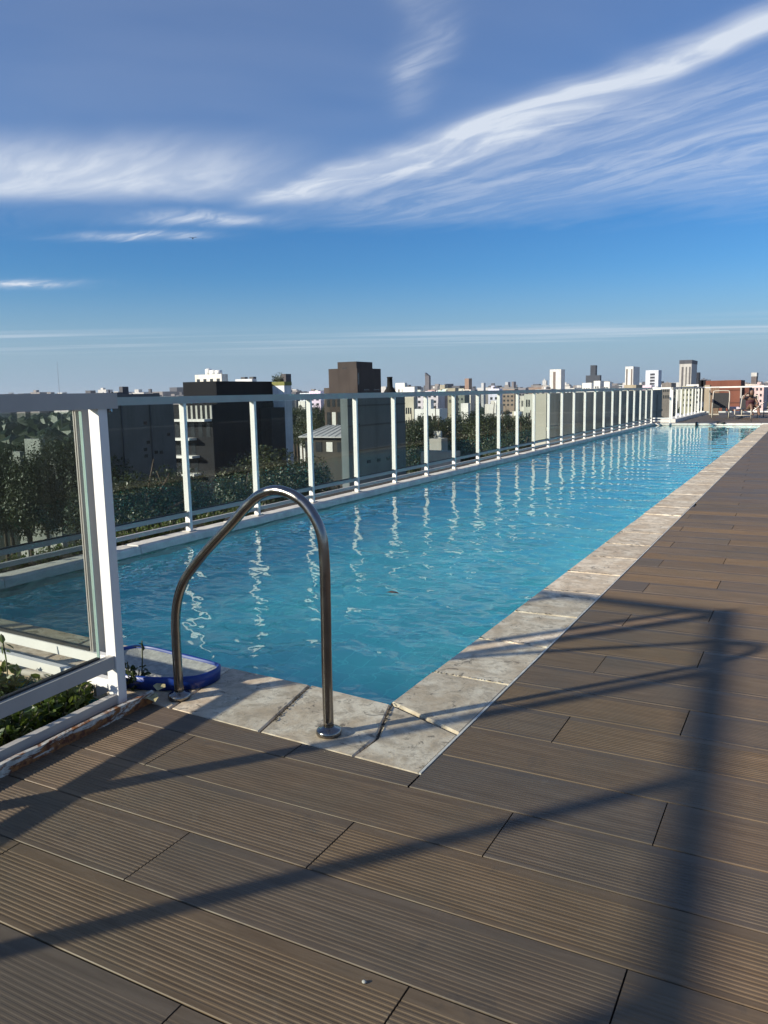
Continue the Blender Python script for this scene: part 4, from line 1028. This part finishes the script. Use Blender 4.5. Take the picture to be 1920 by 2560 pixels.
# person sitting, one hand at the head
M['skin'] = plain('skin', (.15, .08, .052), .55, .1, 6)
M['swimwear'] = plain('dark_clothes', (.06, .015, .02), .8, .2, 12)
M['hair'] = plain('dark_hair', (.012, .010, .009), .5, .2, 20)
def skin_body(name, V, E, rad, mat, parent):
    me = bpy.data.meshes.new(name); me.from_pydata(V, E, []); o = link(name, me, parent); me.materials.append(mat)
    md = o.modifiers.new('skin', 'SKIN'); me.skin_vertices or None
    lay = me.skin_vertices[0].data
    for i, r in enumerate(rad): lay[i].radius = (r, r)
    lay[0].use_root = True; md.use_smooth_shade = True
    s = o.modifiers.new('sub', 'SUBSURF'); s.levels = 1; s.render_levels = 2; return o
pt = tag(empty('person', (-2.12, 33.25, .06), R_(25)), 'person in dark swimwear sitting on the far lounger with one hand raised to the head', 'person')
V_ = [(0, 0, .30), (0, .04, .43), (0, .03, .58), (0, -.01, .69), (0, -.04, .75), (0, -.06, .80),
      (-.08, -.02, .29), (-.12, -.36, .46), (-.12, -.50, .14), (-.12, -.60, .07),
      (.08, -.02, .29), (.12, -.36, .43), (.10, -.55, .13), (.10, -.64, .07),
      (-.15, 0, .67), (-.31, -.08, .68), (-.22, -.12, .86), (-.11, -.10, .90),
      (.15, 0, .67), (.24, -.12, .47), (.13, -.33, .46), (.08, -.40, .47)]
E_ = [(0, 1), (1, 2), (2, 3), (3, 4), (4, 5), (0, 6), (6, 7), (7, 8), (8, 9), (0, 10), (10, 11), (11, 12), (12, 13), (3, 14), (14, 15), (15, 16), (16, 17), (3, 18), (18, 19), (19, 20), (20, 21)]
rad = [.12, .10, .115, .10, .05, .05, .09, .065, .048, .035, .09, .065, .048, .035, .052, .04, .032, .028, .052, .04, .032, .028]
skin_body('body', V_, E_, rad, M['skin'], pt)
MB().lathe((0, -.07, .87), [(.0, .125), (.045, .115), (.075, .08), (.085, .03), (.08, -.03), (.06, -.07), (.03, -.10), (0, -.105)], 16).build('head', M['skin'], pt)
MB().add([(0, -.162, .87), (.016, -.148, .845), (-.016, -.148, .845), (0, -.147, .89)], [(0, 1, 3), (0, 3, 2), (0, 2, 1)]).build('nose', M['skin'], pt)
MB().lathe((0, -.045, .89), [(.0, .12), (.05, .11), (.085, .07), (.096, .02), (.09, -.05), (.078, -.12), (.055, -.19), (0, -.21)], 16).build('hair', M['hair'], pt)
skin_body('swimsuit', [(0, 0, .29), (0, .04, .43), (0, .03, .57), (0, .0, .66), (-.09, -.12, .34), (.09, -.12, .34)], [(0, 1), (1, 2), (2, 3), (0, 4), (0, 5)], [.19, .165, .18, .15, .13, .13], M['swimwear'], pt)
for sx_ in (-1, 1): MB().lathe((sx_*.03, -.150, .88), [(0, .007), (.007, .004), (.008, 0), (.006, -.005), (0, -.007)], 8).build('eye', M['hair'], pt)
MB().box(-.022, .022, -.140, -.128, .812, .819).build('mouth', M['swimwear'], pt)

# ------------------------------------------------------------------ small things
t = tag(empty('bird', spot(503, 60)+(hgt(503, 596, 60),)), 'small dark bird flying against the blue gap in the clouds', 'bird')
t.rotation_euler = (0, 0, R_(40))
MB().lathe((0, 0, 0), [(0, .10), (.03, .07), (.045, 0), (.03, -.08), (0, -.14)], 8).build('body', M['hair'], t).rotation_euler = (R_(70), 0, 0)
for s in (-1, 1): MB().add([(0, .04, .02), (s*.16, .06, .10), (s*.30, 0, .05), (s*.14, -.04, .07), (0, -.05, .02), (s*.15, .02, .06)], [(0, 1, 5), (1, 2, 5), (2, 3, 5), (3, 4, 5), (4, 0, 5)]).build('wing', M['hair'], t)
mb = MB(); leaf(mb, Vector((0, 0, 0)), Vector((1, .3, 0)), Vector((0, 0, 1)), .09, .045)
o = mb.build('fallen_leaf', plain('brown_leaf', (.22, .12, .07), .7, .2, 30)); o.location = (-2.33, 4.33, -.046); tag(o, 'brown fallen leaf floating on the pool water', 'leaf')
mb = MB(); leaf(mb, Vector((0, 0, 0)), Vector((1, -.5, 0)), Vector((.2, 0, 1)), .10, .06); leaf(mb, Vector((.03, .03, .004)), Vector((-.6, 1, .1)), Vector((0, .3, 1)), .08, .05)
o = mb.build('fallen_leaf', plain('dry_leaf', (.38, .33, .17), .7, .2, 30)); o.location = (-2.30, 2.235, .03); tag(o, 'dry yellowish leaf beside the skimmer socket and kerb end', 'leaf')
o = MB().lathe((0, 0, 0), [(0, .009), (.006, .008), (.010, .003), (.009, -.001), (0, -.002)], 9).build('pebble', M['concrete']); o.location = (-.755, 1.276, .002); o.scale = (.55, .42, .5); tag(o, 'tiny pale pebble lying on the deck boards', 'pebble')
# hose end and strap on the far kerb
o = MB().tube(smooth([(-2.78, 28.16, .03), (-2.70, 28.18, .035), (-2.60, 28.14, .03), (-2.52, 28.16, .03)], 5), [.03]*16, 8).build('black_hose', M['black_rubber']); tag(o, 'black hose end lying over the far pool kerb', 'hose')
o = MB().tube(smooth([(-3.42, 28.5, .03), (-3.41, 28.3, .04), (-3.40, 28.15, .02), (-3.40, 28.12, -.10)], 5), .03, 8).build('drain_hose', M['black_rubber']); tag(o, 'dark hose hanging over the far pool kerb into the water', 'hose')
# dirt packed in the coping joints
mdirt = plain('dark_dirt', (.035, .028, .02), .95, .3, 40)
dt = MB()
for i in range(420):
    a = RR.random()
    if i < 240: k = RR.randrange(1, 9); p = Vector((-1.395+.30*a**2.2, yj[k]+RR.gauss(0, .006*(1-a)+.0015), 0))
    elif i < 340: p = Vector((-1.395+.10*a, 2.63-.30*a, 0)) + Vector((RR.gauss(0, .0016), RR.gauss(0, .0016), 0))
    else: p = Vector((-1.709-.085*a+RR.gauss(0, .003), 2.28+.36*a, 0))
    s = RR.uniform(.0015, .006); n = 5
    vs = [(p.x, p.y, .0042)] + [(p.x+math.cos(q*1.257)*s*RR.uniform(.6, 1.9), p.y+math.sin(q*1.257)*s*RR.uniform(.4, 1.2), .0025) for q in range(n)]
    dt.add(vs, [(0, 1+q, 1+(q+1) % n) for q in range(n)])
tag(dt.build('joint_dirt', mdirt), 'dark crumbs of dirt gathered in the coping joints', 'dirt', kind='stuff')

# ------------------------------------------------------------------ air
if HAZE:
    me = MB().box(-5600, 5600, -600, 5800, GZ-1, 48); m = bpy.data.materials.new('haze_air'); m.use_nodes = True; T = NT(m.node_tree); T.n.clear()
    out = T.node('ShaderNodeOutputMaterial'); pv = T.node('ShaderNodeVolumePrincipled'); pv.inputs['Color'].default_value = (.82, .88, .95, 1); pv.inputs['Density'].default_value = HAZE; pv.inputs['Anisotropy'].default_value = .3
    T.l.new(pv.outputs[0], out.inputs['Volume']); tag(me.build('haze', m), kind='stuff')
